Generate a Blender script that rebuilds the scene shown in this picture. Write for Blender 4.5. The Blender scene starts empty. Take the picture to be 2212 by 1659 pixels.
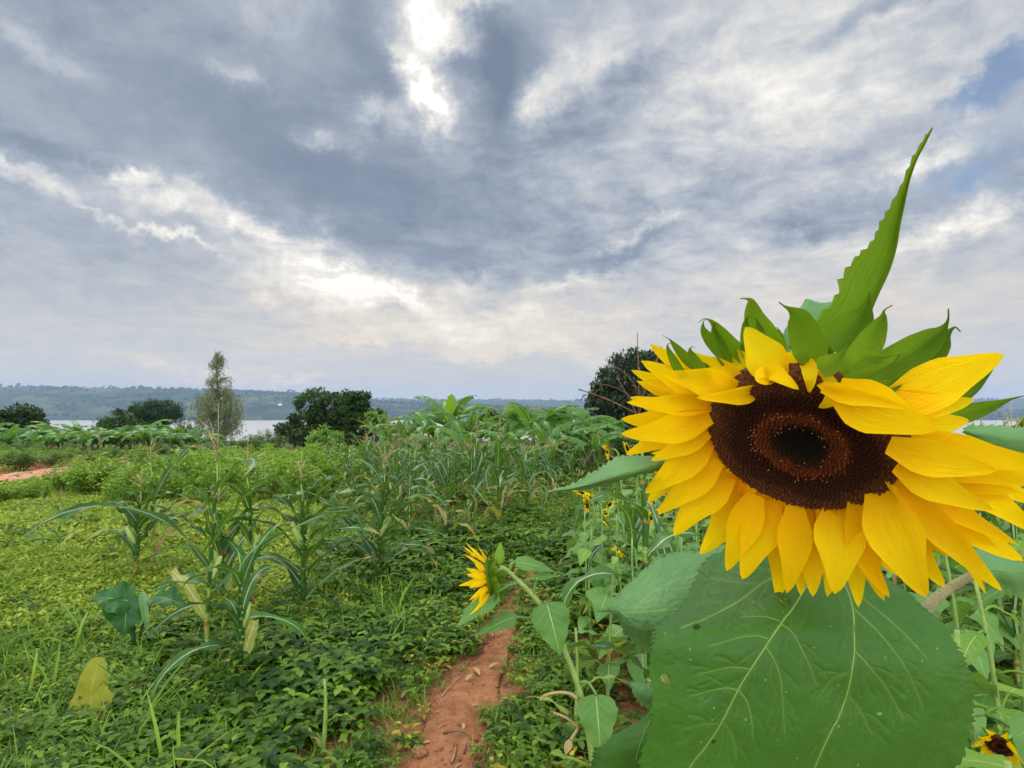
import bpy, math
import numpy as np
from mathutils import Vector

# ------------------------------------------------------------------ camera
S = bpy.context.scene
COL = S.collection
F = 1296.0                      # focal length in units of a 2212 px wide frame
CX, CY, HOR = 1106.0, 829.5, 881.0
PITCH = math.atan((HOR - CY) / F)
CAMZ = 1.6
cam = bpy.data.cameras.new('camera')
cam.sensor_width = 36.0
cam.lens = 36.0 * F / 2212.0
cam.clip_start, cam.clip_end = 0.02, 30000
camo = bpy.data.objects.new('camera', cam)
camo.location = (0, 0, CAMZ)
camo.rotation_euler = (math.pi / 2 + PITCH, 0, 0)
COL.objects.link(camo)
S.camera = camo
cp, sp = math.cos(PITCH), math.sin(PITCH)
CAM = np.array([0, 0, CAMZ])
FWD, UPV, RT = np.array([0, cp, sp]), np.array([0, -sp, cp]), np.array([1.0, 0, 0])

def ray(px, py):
    return RT * ((px - CX) / F) + FWD + UPV * (-(py - CY) / F)
def at(px, py, d):
    return CAM + ray(px, py) * d
def proj(P):
    q = np.asarray(P) - CAM
    z = q @ FWD
    return CX + F * (q @ RT) / z, CY - F * (q @ UPV) / z
def unit(v):
    v = np.asarray(v, float)
    return v / (np.linalg.norm(v) + 1e-12)

# ------------------------------------------------------------------ render settings, light
S.render.engine = 'CYCLES'
S.cycles.use_denoising = True
S.cycles.max_bounces = 7
S.cycles.diffuse_bounces = 4
S.cycles.glossy_bounces = 2
S.cycles.transmission_bounces = 5
S.cycles.volume_bounces = 0
S.cycles.transparent_max_bounces = 8
S.cycles.caustics_reflective = False
S.cycles.caustics_refractive = False
S.view_settings.view_transform = 'Standard'
S.view_settings.look = 'None'
S.view_settings.exposure = 0.0
S.view_settings.gamma = 1.0
S.view_settings.use_curve_mapping = False
R = math.radians
SUN_EL, SUN_AZ = R(52), R(-35)     # sun veiled by cloud, high, ahead and a little left
sun = bpy.data.lights.new('sun', 'SUN')
sun.energy, sun.angle, sun.color = 1.5, R(14), (1.0, 0.93, 0.80)
suno = bpy.data.objects.new('sun', sun)
sd = Vector((math.sin(SUN_AZ) * math.cos(SUN_EL), math.cos(SUN_AZ) * math.cos(SUN_EL), math.sin(SUN_EL)))
suno.rotation_euler = (-sd).to_track_quat('-Z', 'Y').to_euler()
COL.objects.link(suno)

def lin(c):
    c = c / 255.0
    return c / 12.92 if c <= 0.04045 else ((c + 0.055) / 1.055) ** 2.4
def srgb(r, g, b):
    return (lin(r), lin(g), lin(b), 1.0)

class NT:
    """small node-tree builder"""
    def __init__(s, tree):
        s.t = tree
        s.t.nodes.clear()
    def n(s, typ, ins=None, **kw):
        nd = s.t.nodes.new(typ)
        for k, v in kw.items():
            setattr(nd, k, v)
        for k, v in (ins or {}).items():
            s.set(nd.inputs[k], v)
        return nd
    def set(s, sock, v):
        if isinstance(v, bpy.types.NodeSocket):
            s.t.links.new(v, sock)
        elif isinstance(v, bpy.types.Node):
            s.t.links.new(v.outputs[0], sock)
        else:
            sock.default_value = v
    def m(s, op, a, b=0.0, c=None, clamp=False):
        nd = s.t.nodes.new('ShaderNodeMath')
        nd.operation = op
        nd.use_clamp = clamp
        s.set(nd.inputs[0], a)
        s.set(nd.inputs[1], b)
        if c is not None:
            s.set(nd.inputs[2], c)
        return nd.outputs[0]
    def v(s, op, a, b=(0, 0, 0), out=0):
        nd = s.t.nodes.new('ShaderNodeVectorMath')
        nd.operation = op
        s.set(nd.inputs[0], a)
        if op == 'SCALE':
            s.set(nd.inputs[3], b)
        else:
            s.set(nd.inputs[1], b)
        return nd.outputs['Value' if op in ('DOT_PRODUCT', 'LENGTH') else 'Vector']
    def mix(s, f, a, b, blend='MIX'):
        nd = s.t.nodes.new('ShaderNodeMix')
        nd.data_type = 'RGBA'
        nd.blend_type = blend
        s.set(nd.inputs[0], f)
        s.set(nd.inputs[6], a)
        s.set(nd.inputs[7], b)
        return nd.outputs[2]
    def ramp(s, f, stops, interp='LINEAR'):
        nd = s.t.nodes.new('ShaderNodeValToRGB')
        cr = nd.color_ramp
        cr.interpolation = interp
        while len(cr.elements) < len(stops):
            cr.elements.new(0.5)
        for e, (p, c) in zip(cr.elements, stops):
            e.position = p
            e.color = c if len(c) == 4 else (*c, 1)
        s.set(nd.inputs[0], f)
        return nd.outputs[0]
    def noise(s, vec, scale, detail=4, rough=0.55, dist=0.0, col=False):
        nd = s.n('ShaderNodeTexNoise', {'Vector': vec, 'Scale': scale, 'Detail': detail, 'Roughness': rough, 'Distortion': dist})
        return nd.outputs[1 if col else 0]
    def smooth(s, x, a, b):
        nd = s.n('ShaderNodeMapRange', {'Value': x, 'From Min': a, 'From Max': b, 'To Min': 0.0, 'To Max': 1.0})
        nd.interpolation_type = 'SMOOTHSTEP'
        return nd.outputs[0]

# ------------------------------------------------------------------ sky
def build_world():
    w = bpy.data.worlds.new('World')
    S.world = w
    w.use_nodes = True
    w.cycles.sampling_method = 'MANUAL'
    w.cycles.sample_map_resolution = 512
    k = NT(w.node_tree)
    d0 = k.n('ShaderNodeTexCoord').outputs['Generated']
    sep = k.n('ShaderNodeSeparateXYZ', {0: d0})
    dx, dy, dz = sep.outputs
    # cloud deck: direction projected on a high, curved layer
    inv = k.m('DIVIDE', 1.0, k.m('ADD', k.m('MAXIMUM', dz, 0.0), 0.13))
    deck = k.n('ShaderNodeCombineXYZ', {0: k.m('MULTIPLY', dx, inv), 1: k.m('MULTIPLY', dy, inv), 2: 0.0}).outputs[0]
    warp = k.v('SUBTRACT', k.noise(deck, 1.6, 4, 0.55, col=True), (0.5, 0.5, 0.5))
    deckw = k.v('ADD', deck, k.v('SCALE', warp, 0.55))
    # the directions of the larger cloud masses wander with the same warp
    wd = k.v('SUBTRACT', k.noise(d0, 5.0, 7, 0.66, col=True), (0.5, 0.5, 0.5))
    d = k.v('ADD', d0, k.v('SCALE', wd, 0.20))
    n1 = k.noise(deckw, 1.5, 6, 0.60)
    n2 = k.noise(deckw, 5.2, 7, 0.62)
    n3 = k.noise(d0, 13.0, 6, 0.68, 0.8)
    def blob(x, y, sx, sy, ang, wt):
        r = ray(x, y)
        L = np.linalg.norm(r)
        c = r / L
        a = R(ang)
        ax = RT * math.cos(a) - UPV * math.sin(a)
        ay = RT * math.sin(a) + UPV * math.cos(a)
        ax = unit(ax - c * (ax @ c)) * (F * L / sx)
        ay = unit(ay - c * (ay @ c)) * (F * L / sy)
        qa = k.v('DOT_PRODUCT', d, tuple(ax))
        qb = k.v('DOT_PRODUCT', d, tuple(ay))
        e = k.m('EXPONENT', k.m('MULTIPLY', k.m('ADD', k.m('MULTIPLY', qa, qa), k.m('MULTIPLY', qb, qb)), -1.0))
        e = k.m('MULTIPLY', e, k.m('GREATER_THAN', k.v('DOT_PRODUCT', d, tuple(c)), 0.0))
        return k.m('MULTIPLY', e, wt)
    def total(lst):
        acc = None
        for b in lst:
            x = blob(*b)
            acc = x if acc is None else k.m('ADD', acc, x)
        return acc
    T = k.m('MULTIPLY', total(SKY_BLOBS), k.m('ADD', -0.45, k.m('MULTIPLY', k.m('ADD', n2, n3), 1.40)))
    T = k.m('ADD', T, total(SKY_SMOOTH))
    amp = k.smooth(dz, 0.0, 0.30)
    amp = k.m('ADD', k.m('MULTIPLY', amp, 0.75), 0.25)
    amp = k.m('SUBTRACT', amp, k.m('MULTIPLY', blob(240, 190, 420, 260, 15, 1.0), 0.5))
    f = k.m('ADD', k.m('MULTIPLY', k.m('SUBTRACT', n1, 0.5), 0.50), k.m('MULTIPLY', k.m('SUBTRACT', n2, 0.5), 0.58))
    f = k.m('ADD', f, k.m('MULTIPLY', k.m('SUBTRACT', n3, 0.5), 0.42))
    # mottled altocumulus to the upper right
    mott = k.m('MULTIPLY', k.m('SUBTRACT', k.noise(k.v('ADD', deck, k.v('SCALE', warp, 0.25)), 6.5, 6, 0.62), 0.5), k.m('MULTIPLY', blob(1560, 260, 620, 360, -10, 1.0), 1.0))
    val = k.m('ADD', k.m('ADD', k.m('MULTIPLY', f, amp), T), k.m('ADD', mott, 0.40))
    cloud = k.ramp(val, [(0.0, srgb(120, 132, 152)), (0.20, srgb(142, 153, 171)), (0.38, srgb(168, 177, 190)),
                         (0.55, srgb(196, 200, 206)), (0.74, srgb(226, 225, 222)), (0.96, srgb(255, 251, 242)), (1.0, (1.15, 1.12, 1.08, 1))])
    # low sky: paler, faintly peach in the lit streaks
    low = k.ramp(val, [(0.15, srgb(177, 187, 195)), (0.34, srgb(200, 204, 204)), (0.46, srgb(220, 215, 207)), (0.62, srgb(242, 228, 208)), (0.95, srgb(255, 246, 228))])
    cloud = k.mix(k.smooth(dz, 0.28, 0.06), cloud, low)
    # blue gaps show the clear sky
    sky = k.n('ShaderNodeTexSky', sky_type='NISHITA', sun_disc=False, sun_elevation=SUN_EL, sun_rotation=SUN_AZ)
    clear = k.v('SCALE', sky.outputs[0], SKY_STRENGTH)
    gap = k.m('ADD', total(BLUE_BLOBS), k.m('MULTIPLY', k.m('ADD', k.m('MULTIPLY', k.m('SUBTRACT', n1, 0.5), 1.2), k.m('MULTIPLY', k.m('SUBTRACT', n2, 0.5), 1.5)), 0.9))
    gap = k.m('MULTIPLY', k.smooth(gap, 0.38, 1.05), 0.92)
    col = k.mix(gap, cloud, clear)
    # unseen sky overhead and behind the camera, brightened as added fill light
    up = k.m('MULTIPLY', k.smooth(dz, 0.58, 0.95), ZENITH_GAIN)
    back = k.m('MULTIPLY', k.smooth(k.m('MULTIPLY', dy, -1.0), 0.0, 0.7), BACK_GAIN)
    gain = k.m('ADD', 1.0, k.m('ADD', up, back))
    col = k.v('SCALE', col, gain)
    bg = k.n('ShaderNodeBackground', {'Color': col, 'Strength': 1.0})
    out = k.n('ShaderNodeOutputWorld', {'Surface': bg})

SKY_STRENGTH = 0.115
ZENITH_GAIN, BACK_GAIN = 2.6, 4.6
SKY_BLOBS = [
    (945, 50, 62, 75, 15, .76), (892, 180, 36, 66, -15, .90), (940, 235, 46, 28, 35, .55), (1020, 110, 40, 50, 0, .35), (800, 240, 55, 32, -20, .40), (690, 300, 55, 22, 0, .34),
    (555, 190, 55, 22, 15, .28), (120, 80, 120, 30, 35, .22), (590, 30, 40, 50, -20, .15),
    (740, 585, 100, 34, 28, .62), (620, 590, 90, 34, 20, .32), (560, 515, 150, 24, 32, .42), (340, 430, 140, 30, 24, .38), (250, 380, 60, 16, 10, .3), (70, 385, 130, 24, 8, .34), (310, 505, 130, 11, 22, .40), (20, 350, 60, 14, 5, .25),
    (830, 650, 130, 24, 8, .42), (640, 640, 120, 26, 15, .30), (1020, 600, 60, 26, -15, .40), (960, 715, 220, 24, 3, .26), (1120, 700, 160, 30, 0, .22), (1100, 765, 220, 16, 0, .18), (430, 775, 130, 18, 5, .20), (620, 815, 90, 9, 0, .20), (1220, 745, 60, 12, 0, .2), (760, 735, 90, 12, 0, .2),
    (1210, 215, 60, 60, 0, .34), (1330, 150, 60, 70, 20, .25), (1990, 320, 130, 36, -22, .42), (2090, 470, 210, 34, -10, .40), (1400, 508, 80, 14, -10, .34), (1060, 15, 50, 22, 0, .35), (1230, 620, 80, 16, -8, .28),
    (660, 380, 200, 150, 25, -.17), (960, 400, 250, 100, 15, -.17), (1090, 170, 62, 140, -8, -.50), (1000, 140, 45, 45, 0, -.48), (1180, 90, 55, 80, 0, -.24),
    (120, 320, 130, 34, 18, -.26), (1390, 180, 100, 42, -20, -.42), (1260, 290, 100, 55, 0, -.32), (790, 110, 70, 130, 0, -.22), (1850, 420, 150, 34, -10, -.28), (1740, 480, 60, 20, 0, -.26), (1330, 560, 120, 16, -6, -.2), (1000, 560, 140, 30, 10, -.2), (850, 695, 60, 18, 0, -.30), (1600, 420, 200, 30, -20, -.16), (1880, 30, 70, 26, 0, -.3), (1450, 690, 180, 10, 0, -.1)]
SKY_SMOOTH = [(330, 150, 380, 190, 12, -.13), (520, 330, 300, 120, 22, -.05), (960, 470, 330, 90, 8, -.06), (700, 590, 320, 70, 18, .10), (1500, 110, 330, 170, -12, .26), (1780, 200, 330, 160, -25, .29), (1800, 560, 420, 90, -6, .16), (1600, 660, 560, 60, 0, .11), (900, 690, 330, 70, 0, .13), (160, 600, 330, 110, 8, -.02)]
BLUE_BLOBS = [(2165, 335, 140, 85, -25, .85), (2080, 215, 95, 45, -35, .62), (2190, 160, 100, 70, -30, .62), (1890, 265, 60, 26, -30, .5), (1880, 30, 90, 30, -30, .4), (1150, 10, 40, 26, 0, .3), (1690, 60, 60, 30, 0, .2)]
build_world()

# ------------------------------------------------------------------ terrain
def softplus(v, k=2.0):
    return np.log1p(np.exp(np.clip(v / k, -40, 40))) * k
def hsh(ix, iy, seed):
    n = (ix.astype(np.int64) * 374761393 + iy.astype(np.int64) * 668265263 + seed * 974711) & 0x7fffffff
    n = ((n ^ (n >> 13)) * 1274126177) & 0x7fffffff
    return ((n ^ (n >> 16)) & 0xffff) / 65535.0
def vnoise(x, y, seed=0):
    x, y = np.asarray(x, float), np.asarray(y, float)
    ix, iy = np.floor(x), np.floor(y)
    fx, fy = x - ix, y - iy
    fx, fy = fx * fx * (3 - 2 * fx), fy * fy * (3 - 2 * fy)
    a, b = hsh(ix, iy, seed), hsh(ix + 1, iy, seed)
    c, d = hsh(ix, iy + 1, seed), hsh(ix + 1, iy + 1, seed)
    return (a * (1 - fx) + b * fx) * (1 - fy) + (c * (1 - fx) + d * fx) * fy
def fbm(x, y, seed=0, o=4):
    x, y = np.asarray(x, float), np.asarray(y, float)
    s, a, t = 0, 0.5, 0
    for i in range(o):
        s = s + a * vnoise(x * 2 ** i, y * 2 ** i, seed + i)
        t += a
        a *= 0.5
    return s / t
LAKE = -48.0
def height(x, y):
    x, y = np.asarray(x, float), np.asarray(y, float)
    h = -0.052 * softplus(y - 8)
    h = h - 0.075 * softplus(y - 95, 12)
    near = np.exp(-np.maximum(y - 20, 0) / 20)
    h = h + (fbm(x * 0.35, y * 0.35, 5) - 0.5) * 0.16 * near + (fbm(x * 3.1, y * 3.1, 9) - 0.5) * 0.05 * near
    return h
def ground_at(px, py):
    r = ray(px, py)
    lo, hi = 0.3, 400.0
    t = lo
    while t < hi:
        p = CAM + r * t
        if p[2] < float(height(p[0], p[1])):
            a, b = t / 1.03, t
            for _ in range(30):
                m = (a + b) / 2
                q = CAM + r * m
                if q[2] < float(height(q[0], q[1])):
                    b = m
                else:
                    a = m
            q = CAM + r * b
            return np.array([q[0], q[1], float(height(q[0], q[1]))])
        t *= 1.03
    return CAM + r * hi
def gpt(px, dist):
    """ground point in direction px at distance dist"""
    x = (px - CX) / F * dist
    return np.array([x, dist, float(height(x, dist))])

# ------------------------------------------------------------------ mesh builder
class MB:
    def __init__(s):
        s.V, s.Q, s.T, s.U, s.C = [], [], [], [], []
        s.n = 0
    def add(s, V, quads=None, tris=None, uv=None, tint=0.5):
        V = np.asarray(V, float).reshape(-1, 3)
        s.V.append(V)
        s.U.append(np.zeros((len(V), 2)) if uv is None else np.asarray(uv, float).reshape(-1, 2))
        s.C.append(np.full(len(V), tint, float) if np.isscalar(tint) else np.asarray(tint, float).ravel())
        if quads is not None and len(quads):
            s.Q.append(np.asarray(quads, int) + s.n)
        if tris is not None and len(tris):
            s.T.append(np.asarray(tris, int) + s.n)
        s.n += len(V)
        return s
    def grid(s, P, uv=None, tint=0.5):
        n, m = P.shape[:2]
        i = np.arange(n - 1)[:, None] * m + np.arange(m - 1)[None, :]
        q = np.stack([i, i + 1, i + m + 1, i + m], -1).reshape(-1, 4)
        if uv is None:
            u, v = np.meshgrid(np.linspace(0, 1, n), np.linspace(-1, 1, m), indexing='ij')
            uv = np.stack([u, v], -1)
        return s.add(P.reshape(-1, 3), q, uv=uv.reshape(-1, 2), tint=tint)
    def tube(s, pts, rad, k=7, tint=0.5, cap=True):
        pts = np.asarray(pts, float)
        n = len(pts)
        rad = np.full(n, rad, float) if np.isscalar(rad) else np.asarray(rad, float)
        tg = np.gradient(pts, axis=0)
        tg /= np.linalg.norm(tg, axis=1)[:, None] + 1e-12
        ref = np.array([0.13, 0.21, 1.0]) if abs(tg[0][2]) < 0.8 else np.array([1.0, 0.17, 0.1])
        a = np.cross(tg, ref)
        a /= np.linalg.norm(a, axis=1)[:, None] + 1e-12
        b = np.cross(tg, a)
        th = np.linspace(0, 2 * math.pi, k, endpoint=False)
        P = pts[:, None] + rad[:, None, None] * (np.cos(th)[None, :, None] * a[:, None] + np.sin(th)[None, :, None] * b[:, None])
        i = np.arange(n - 1)[:, None] * k
        j = np.arange(k)[None, :]
        q = np.stack([i + j, i + (j + 1) % k, i + k + (j + 1) % k, i + k + j], -1).reshape(-1, 4)
        uv = np.stack(np.broadcast_arrays(np.linspace(0, 1, n)[:, None], (np.arange(k) / k)[None, :]), -1)
        tr = []
        V = P.reshape(-1, 3)
        uv = uv.reshape(-1, 2)
        if cap:
            V = np.vstack([V, pts[:1], pts[-1:]])
            uv = np.vstack([uv, [[0, 0]], [[1, 0]]])
            c0, c1 = n * k, n * k + 1
            for jj in range(k):
                tr.append((c0, (jj + 1) % k, jj))
                tr.append((c1, (n - 1) * k + jj, (n - 1) * k + (jj + 1) % k))
        return s.add(V, q, tr, uv, tint)
    def build(s, name, mat, parent=None, smooth=True):
        me = bpy.data.meshes.new(name)
        V = np.concatenate(s.V)
        if parent is not None:
            V = V - np.array(parent.get('_o', (0, 0, 0)))
        Q = np.concatenate(s.Q) if s.Q else np.zeros((0, 4), int)
        T = np.concatenate(s.T) if s.T else np.zeros((0, 3), int)
        me.vertices.add(len(V))
        me.vertices.foreach_set('co', V.astype(np.float32).ravel())
        li = np.concatenate([Q.ravel(), T.ravel()]).astype(np.int32)
        me.loops.add(len(li))
        me.loops.foreach_set('vertex_index', li)
        nq, nt = len(Q), len(T)
        me.polygons.add(nq + nt)
        st = np.concatenate([np.arange(nq) * 4, nq * 4 + np.arange(nt) * 3]).astype(np.int32)
        me.polygons.foreach_set('loop_start', st)
        me.update(calc_edges=True)
        me.polygons.foreach_set('use_smooth', np.full(nq + nt, smooth))
        uvl = me.uv_layers.new(name='UVMap')
        U = np.concatenate(s.U).astype(np.float32)
        uvl.data.foreach_set('uv', U[li].ravel())
        at_ = me.attributes.new('tint', 'FLOAT', 'POINT')
        at_.data.foreach_set('value', np.concatenate(s.C).astype(np.float32))
        me.materials.append(mat)
        o = bpy.data.objects.new(name, me)
        COL.objects.link(o)
        if parent is not None:
            o.parent = parent
            if '_o' in parent:
                o['_o'] = tuple(parent['_o'])
        return o

def tag(o, label=None, cat=None, group=None, kind=None):
    for kk, vv in (('label', label), ('category', cat), ('group', group), ('kind', kind)):
        if vv:
            o[kk] = vv
    return o
def empty(name, loc, label=None, cat=None, group=None):
    """an Empty at a thing's base; parts are modelled in world space and made local to it"""
    o = bpy.data.objects.new(name, None)
    o.empty_display_size = 0.1
    COL.objects.link(o)
    o.location = tuple(float(v) for v in loc)
    o['_o'] = tuple(float(v) for v in loc)
    return tag(o, label, cat, group)
KIDS = {}
def dup(root, loc, rz=0, sc=1.0, label=None, group=None, tilt=(0, 0)):
    """copy of a thing with copies of its parts and their sub-parts"""
    if not KIDS:
        pass
    r = root.copy()
    COL.objects.link(r)
    r.location = tuple(float(v) for v in loc)
    r.rotation_euler = (tilt[0], tilt[1], rz)
    r.scale = (sc, sc, sc) if np.isscalar(sc) else sc
    if label:
        r['label'] = label
    if group:
        r['group'] = group
    for ch in list(root.children):
        c = ch.copy()
        COL.objects.link(c)
        c.parent = r
        for g in list(ch.children):
            e = g.copy()
            COL.objects.link(e)
            e.parent = c
    return r

def arc(p0, p1, sag, n=10):
    """curve from p0 to p1 with a mid offset vector"""
    t = np.linspace(0, 1, n)[:, None]
    return (1 - t) * np.asarray(p0) + t * np.asarray(p1) + 4 * t * (1 - t) * np.asarray(sag)
def smoothline(pts, n):
    """Catmull-Rom through points"""
    P = np.asarray(pts, float)
    if len(P) == 2:
        t = np.linspace(0, 1, n)[:, None]
        return P[0] * (1 - t) + P[1] * t
    Q = np.vstack([2 * P[0] - P[1], P, 2 * P[-1] - P[-2]])
    out = []
    for t in np.linspace(0, len(P) - 1, n):
        i = min(int(t), len(P) - 2)
        u = t - i
        a, b, c, d = Q[i], Q[i + 1], Q[i + 2], Q[i + 3]
        out.append(0.5 * (2 * b + (c - a) * u + (2 * a - 5 * b + 4 * c - d) * u * u + (3 * b - a - 3 * c + d) * u ** 3))
    return np.array(out)
def leaf_surface(mid, nrm, wl, wr, cols=3, fold=0.0, cup=0.0, ripple=0.0, rip_n=4, phase=0.0, teeth=0, tooth=0.0):
    """blade about a midrib curve; fold lifts both halves into a V, ripple waves the margins"""
    mid = np.asarray(mid, float)
    n = len(mid)
    tg = np.gradient(mid, axis=0)
    tg /= np.linalg.norm(tg, axis=1)[:, None] + 1e-12
    nrm = np.broadcast_to(np.asarray(nrm, float), (n, 3))
    side = np.cross(tg, nrm)
    side /= np.linalg.norm(side, axis=1)[:, None] + 1e-12
    up = np.cross(side, tg)
    v = np.linspace(-1, 1, 2 * cols + 1)
    wl, wr = np.asarray(wl, float), np.asarray(wr, float)
    w = np.where(v[None, :] < 0, wl[:, None], wr[:, None])
    u = np.linspace(0, 1, n)
    if teeth:
        saw = (u * teeth) % 1.0
        amp = np.where(np.abs(v)[None, :] > 0.99, tooth * saw[:, None], 0.0)
        w = w + amp * np.minimum(1, w / (w.max() * 0.3 + 1e-9))
    lift = np.abs(v)[None, :] * w * math.sin(fold) + cup * (v[None, :] ** 2) * w
    rp = ripple * np.sin(2 * math.pi * rip_n * u[:, None] + phase + np.where(v[None, :] < 0, 1.7, 0)) * v[None, :] ** 2
    rp = rp * np.minimum(1, w / (w.max() * 0.5 + 1e-9))
    P = mid[:, None] + side[:, None] * (v[None, :, None] * (w * math.cos(fold))[:, :, None]) + up[:, None] * (lift + rp)[:, :, None]
    return P

# ------------------------------------------------------------------ materials
MATS = {}
def leaf_mat(name, a, b, trans=0.35, rough=0.45, spec=0.4, tcol=None, rib=None, ribw=0.0, veins=0, vcol=None, streak=0.0, nscale=40.0, edge=None, edgeamt=0.0, bump=0.0, spots=0.0, root=None):
    m = bpy.data.materials.new(name)
    m.use_nodes = True
    k = NT(m.node_tree)
    ti = k.n('ShaderNodeAttribute', attribute_name='tint').outputs['Fac']
    oi = k.n('ShaderNodeObjectInfo').outputs['Random']
    co = k.n('ShaderNodeTexCoord')
    nz = k.noise(co.outputs['Object'], nscale, 3)
    f = k.m('ADD', k.m('ADD', k.m('MULTIPLY', k.m('SUBTRACT', nz, 0.5), 0.7), ti), k.m('MULTIPLY', k.m('SUBTRACT', oi, 0.5), 0.35), clamp=True)
    col = k.mix(f, a, b)
    uv = k.n('ShaderNodeUVMap').outputs[0]
    su = k.n('ShaderNodeSeparateXYZ', {0: uv})
    u, v = su.outputs[0], su.outputs[1]
    av = k.m('ABSOLUTE', v)
    hgt = None
    if streak:
        sv = k.n('ShaderNodeCombineXYZ', {0: k.m('MULTIPLY', u, 1.2), 1: k.m('MULTIPLY', v, 13.0), 2: k.m('MULTIPLY', oi, 30.0)}).outputs[0]
        st = k.noise(sv, 2.0, 3, 0.5)
        col = k.mix(k.m('MULTIPLY', k.smooth(st, 0.40, 0.75), streak), col, vcol or b)
        hgt = st
    if veins:
        ph = k.m('FRACT', k.m('MULTIPLY', k.m('SUBTRACT', u, k.m('MULTIPLY', k.m('POWER', av, 0.8), 0.30)), float(veins)))
        ln = k.m('SUBTRACT', 1.0, k.smooth(k.m('ABSOLUTE', k.m('SUBTRACT', ph, 0.5)), 0.0, 0.07))
        ln = k.m('MULTIPLY', ln, k.m('SUBTRACT', 1.0, k.smooth(av, 0.5, 1.0)))
        col = k.mix(k.m('MULTIPLY', ln, 0.45), col, vcol)
        hgt = ln
    if rib:
        rb = k.m('SUBTRACT', 1.0, k.smooth(av, ribw * 0.5, ribw))
        col = k.mix(k.m('MULTIPLY', rb, 0.85), col, rib)
    if root:      # the claw of a ray petal is deeper in colour than its tip
        col = k.mix(k.m('MULTIPLY', k.smooth(u, .55, .0), .8), col, root)
    if edge:
        ed = k.m('MULTIPLY', k.smooth(k.m('ADD', k.m('MULTIPLY', nz, 0.8), k.m('ADD', k.m('MULTIPLY', k.m('POWER', u, 3.0), 0.7), k.m('MULTIPLY', oi, 0.25))), 1.02 - edgeamt, 1.25 - edgeamt), 0.9)
        col = k.mix(ed, col, edge)
    if spots:
        sp_ = k.n('ShaderNodeTexVoronoi', {'Vector': co.outputs['Object'], 'Scale': 90.0})
        col = k.mix(k.m('MULTIPLY', k.m('SUBTRACT', 1.0, k.smooth(sp_.outputs['Distance'], 0.06, 0.14)), spots), col, srgb(170, 190, 130))
    p = k.n('ShaderNodeBsdfPrincipled', {'Base Color': col, 'Roughness': rough, 'Specular IOR Level': spec})
    if bump and hgt is not None:
        nb = k.n('ShaderNodeBump', {'Height': k.m('ADD', hgt, k.m('MULTIPLY', nz, 0.5)), 'Strength': bump, 'Distance': 0.004})
        k.set(p.inputs['Normal'], nb)
    if trans:
        tc = k.mix(0.75, col, tcol) if tcol else col
        t = k.n('ShaderNodeBsdfTranslucent', {'Color': tc})
        sh = k.n('ShaderNodeMixShader', {0: trans, 1: p, 2: t})
    else:
        sh = p
    k.n('ShaderNodeOutputMaterial', {'Surface': sh})
    MATS[name] = m
    return m
def plain_mat(name, a, b, rough=0.8, nscale=8.0, bump=0.0, bscale=40.0, spec=0.3, stretch=None):
    m = bpy.data.materials.new(name)
    m.use_nodes = True
    k = NT(m.node_tree)
    co = k.n('ShaderNodeTexCoord').outputs['Object']
    if stretch:
        co = k.v('MULTIPLY', co, stretch)
    ti = k.n('ShaderNodeAttribute', attribute_name='tint').outputs['Fac']
    nz = k.noise(co, nscale, 5, 0.6)
    f = k.m('ADD', k.m('MULTIPLY', k.m('SUBTRACT', nz, 0.5), 1.6), ti, clamp=True)
    p = k.n('ShaderNodeBsdfPrincipled', {'Base Color': k.mix(f, a, b), 'Roughness': rough, 'Specular IOR Level': spec})
    if bump:
        nb = k.n('ShaderNodeBump', {'Height': k.noise(co, bscale, 6, 0.65), 'Strength': bump, 'Distance': 0.01})
        k.set(p.inputs['Normal'], nb)
    k.n('ShaderNodeOutputMaterial', {'Surface': p})
    MATS[name] = m
    return m

# ------------------------------------------------------------------ the setting: ground, footpath, road, lake, hills
rng = np.random.default_rng(7)
PATHPX = [(930, 1760, 830, 1050), (945, 1659, 856, 1030), (985, 1570, 912, 1056), (1010, 1500, 945, 1076), (1065, 1420, 1032, 1105), (1085, 1360, 1052, 1115),
          (1105, 1300, 1085, 1124), (1125, 1262, 1112, 1138), (1155, 1228, 1148, 1162)]
path_c, path_w = [], []
for (c, y, l, r) in PATHPX:
    a, b = ground_at(l, y), ground_at(r, y)
    path_c.append((a + b) / 2)
    path_w.append(np.linalg.norm(b - a) / 2)
path_c = np.array([path_c[0] - np.array([0.05, 0.6, 0]), path_c[0] - np.array([0.02, 0.3, 0])] + path_c)
path_w = np.array([path_w[0], path_w[0]] + path_w)
PC = smoothline(path_c, 160)
PW = np.interp(np.linspace(0, 1, 160), np.linspace(0, 1, len(path_w)), path_w)
def path_dist(x, y):
    """signed distance to the footpath edge (negative inside)"""
    x, y = np.asarray(x, float), np.asarray(y, float)
    out = np.full(x.shape, 1e9)
    for c, w in zip(PC[::2], PW[::2]):
        out = np.minimum(out, np.hypot(x - c[0], y - c[1]) - w)
    return out
ROADPX = [(-420, 1062), (-200, 1052), (-40, 1042), (60, 1035), (150, 1023), (250, 1004), (380, 993), (520, 985), (660, 978), (760, 972)]
RC = np.array([ground_at(x, y) for x, y in ROADPX])
RCs = smoothline(RC, 120)
def road_dist(x, y):
    x, y = np.asarray(x, float), np.asarray(y, float)
    out = np.full(x.shape, 1e9)
    for c in RCs[::2]:
        out = np.minimum(out, np.hypot(x - c[0], y - c[1]) - 1.95)
    return out
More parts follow.
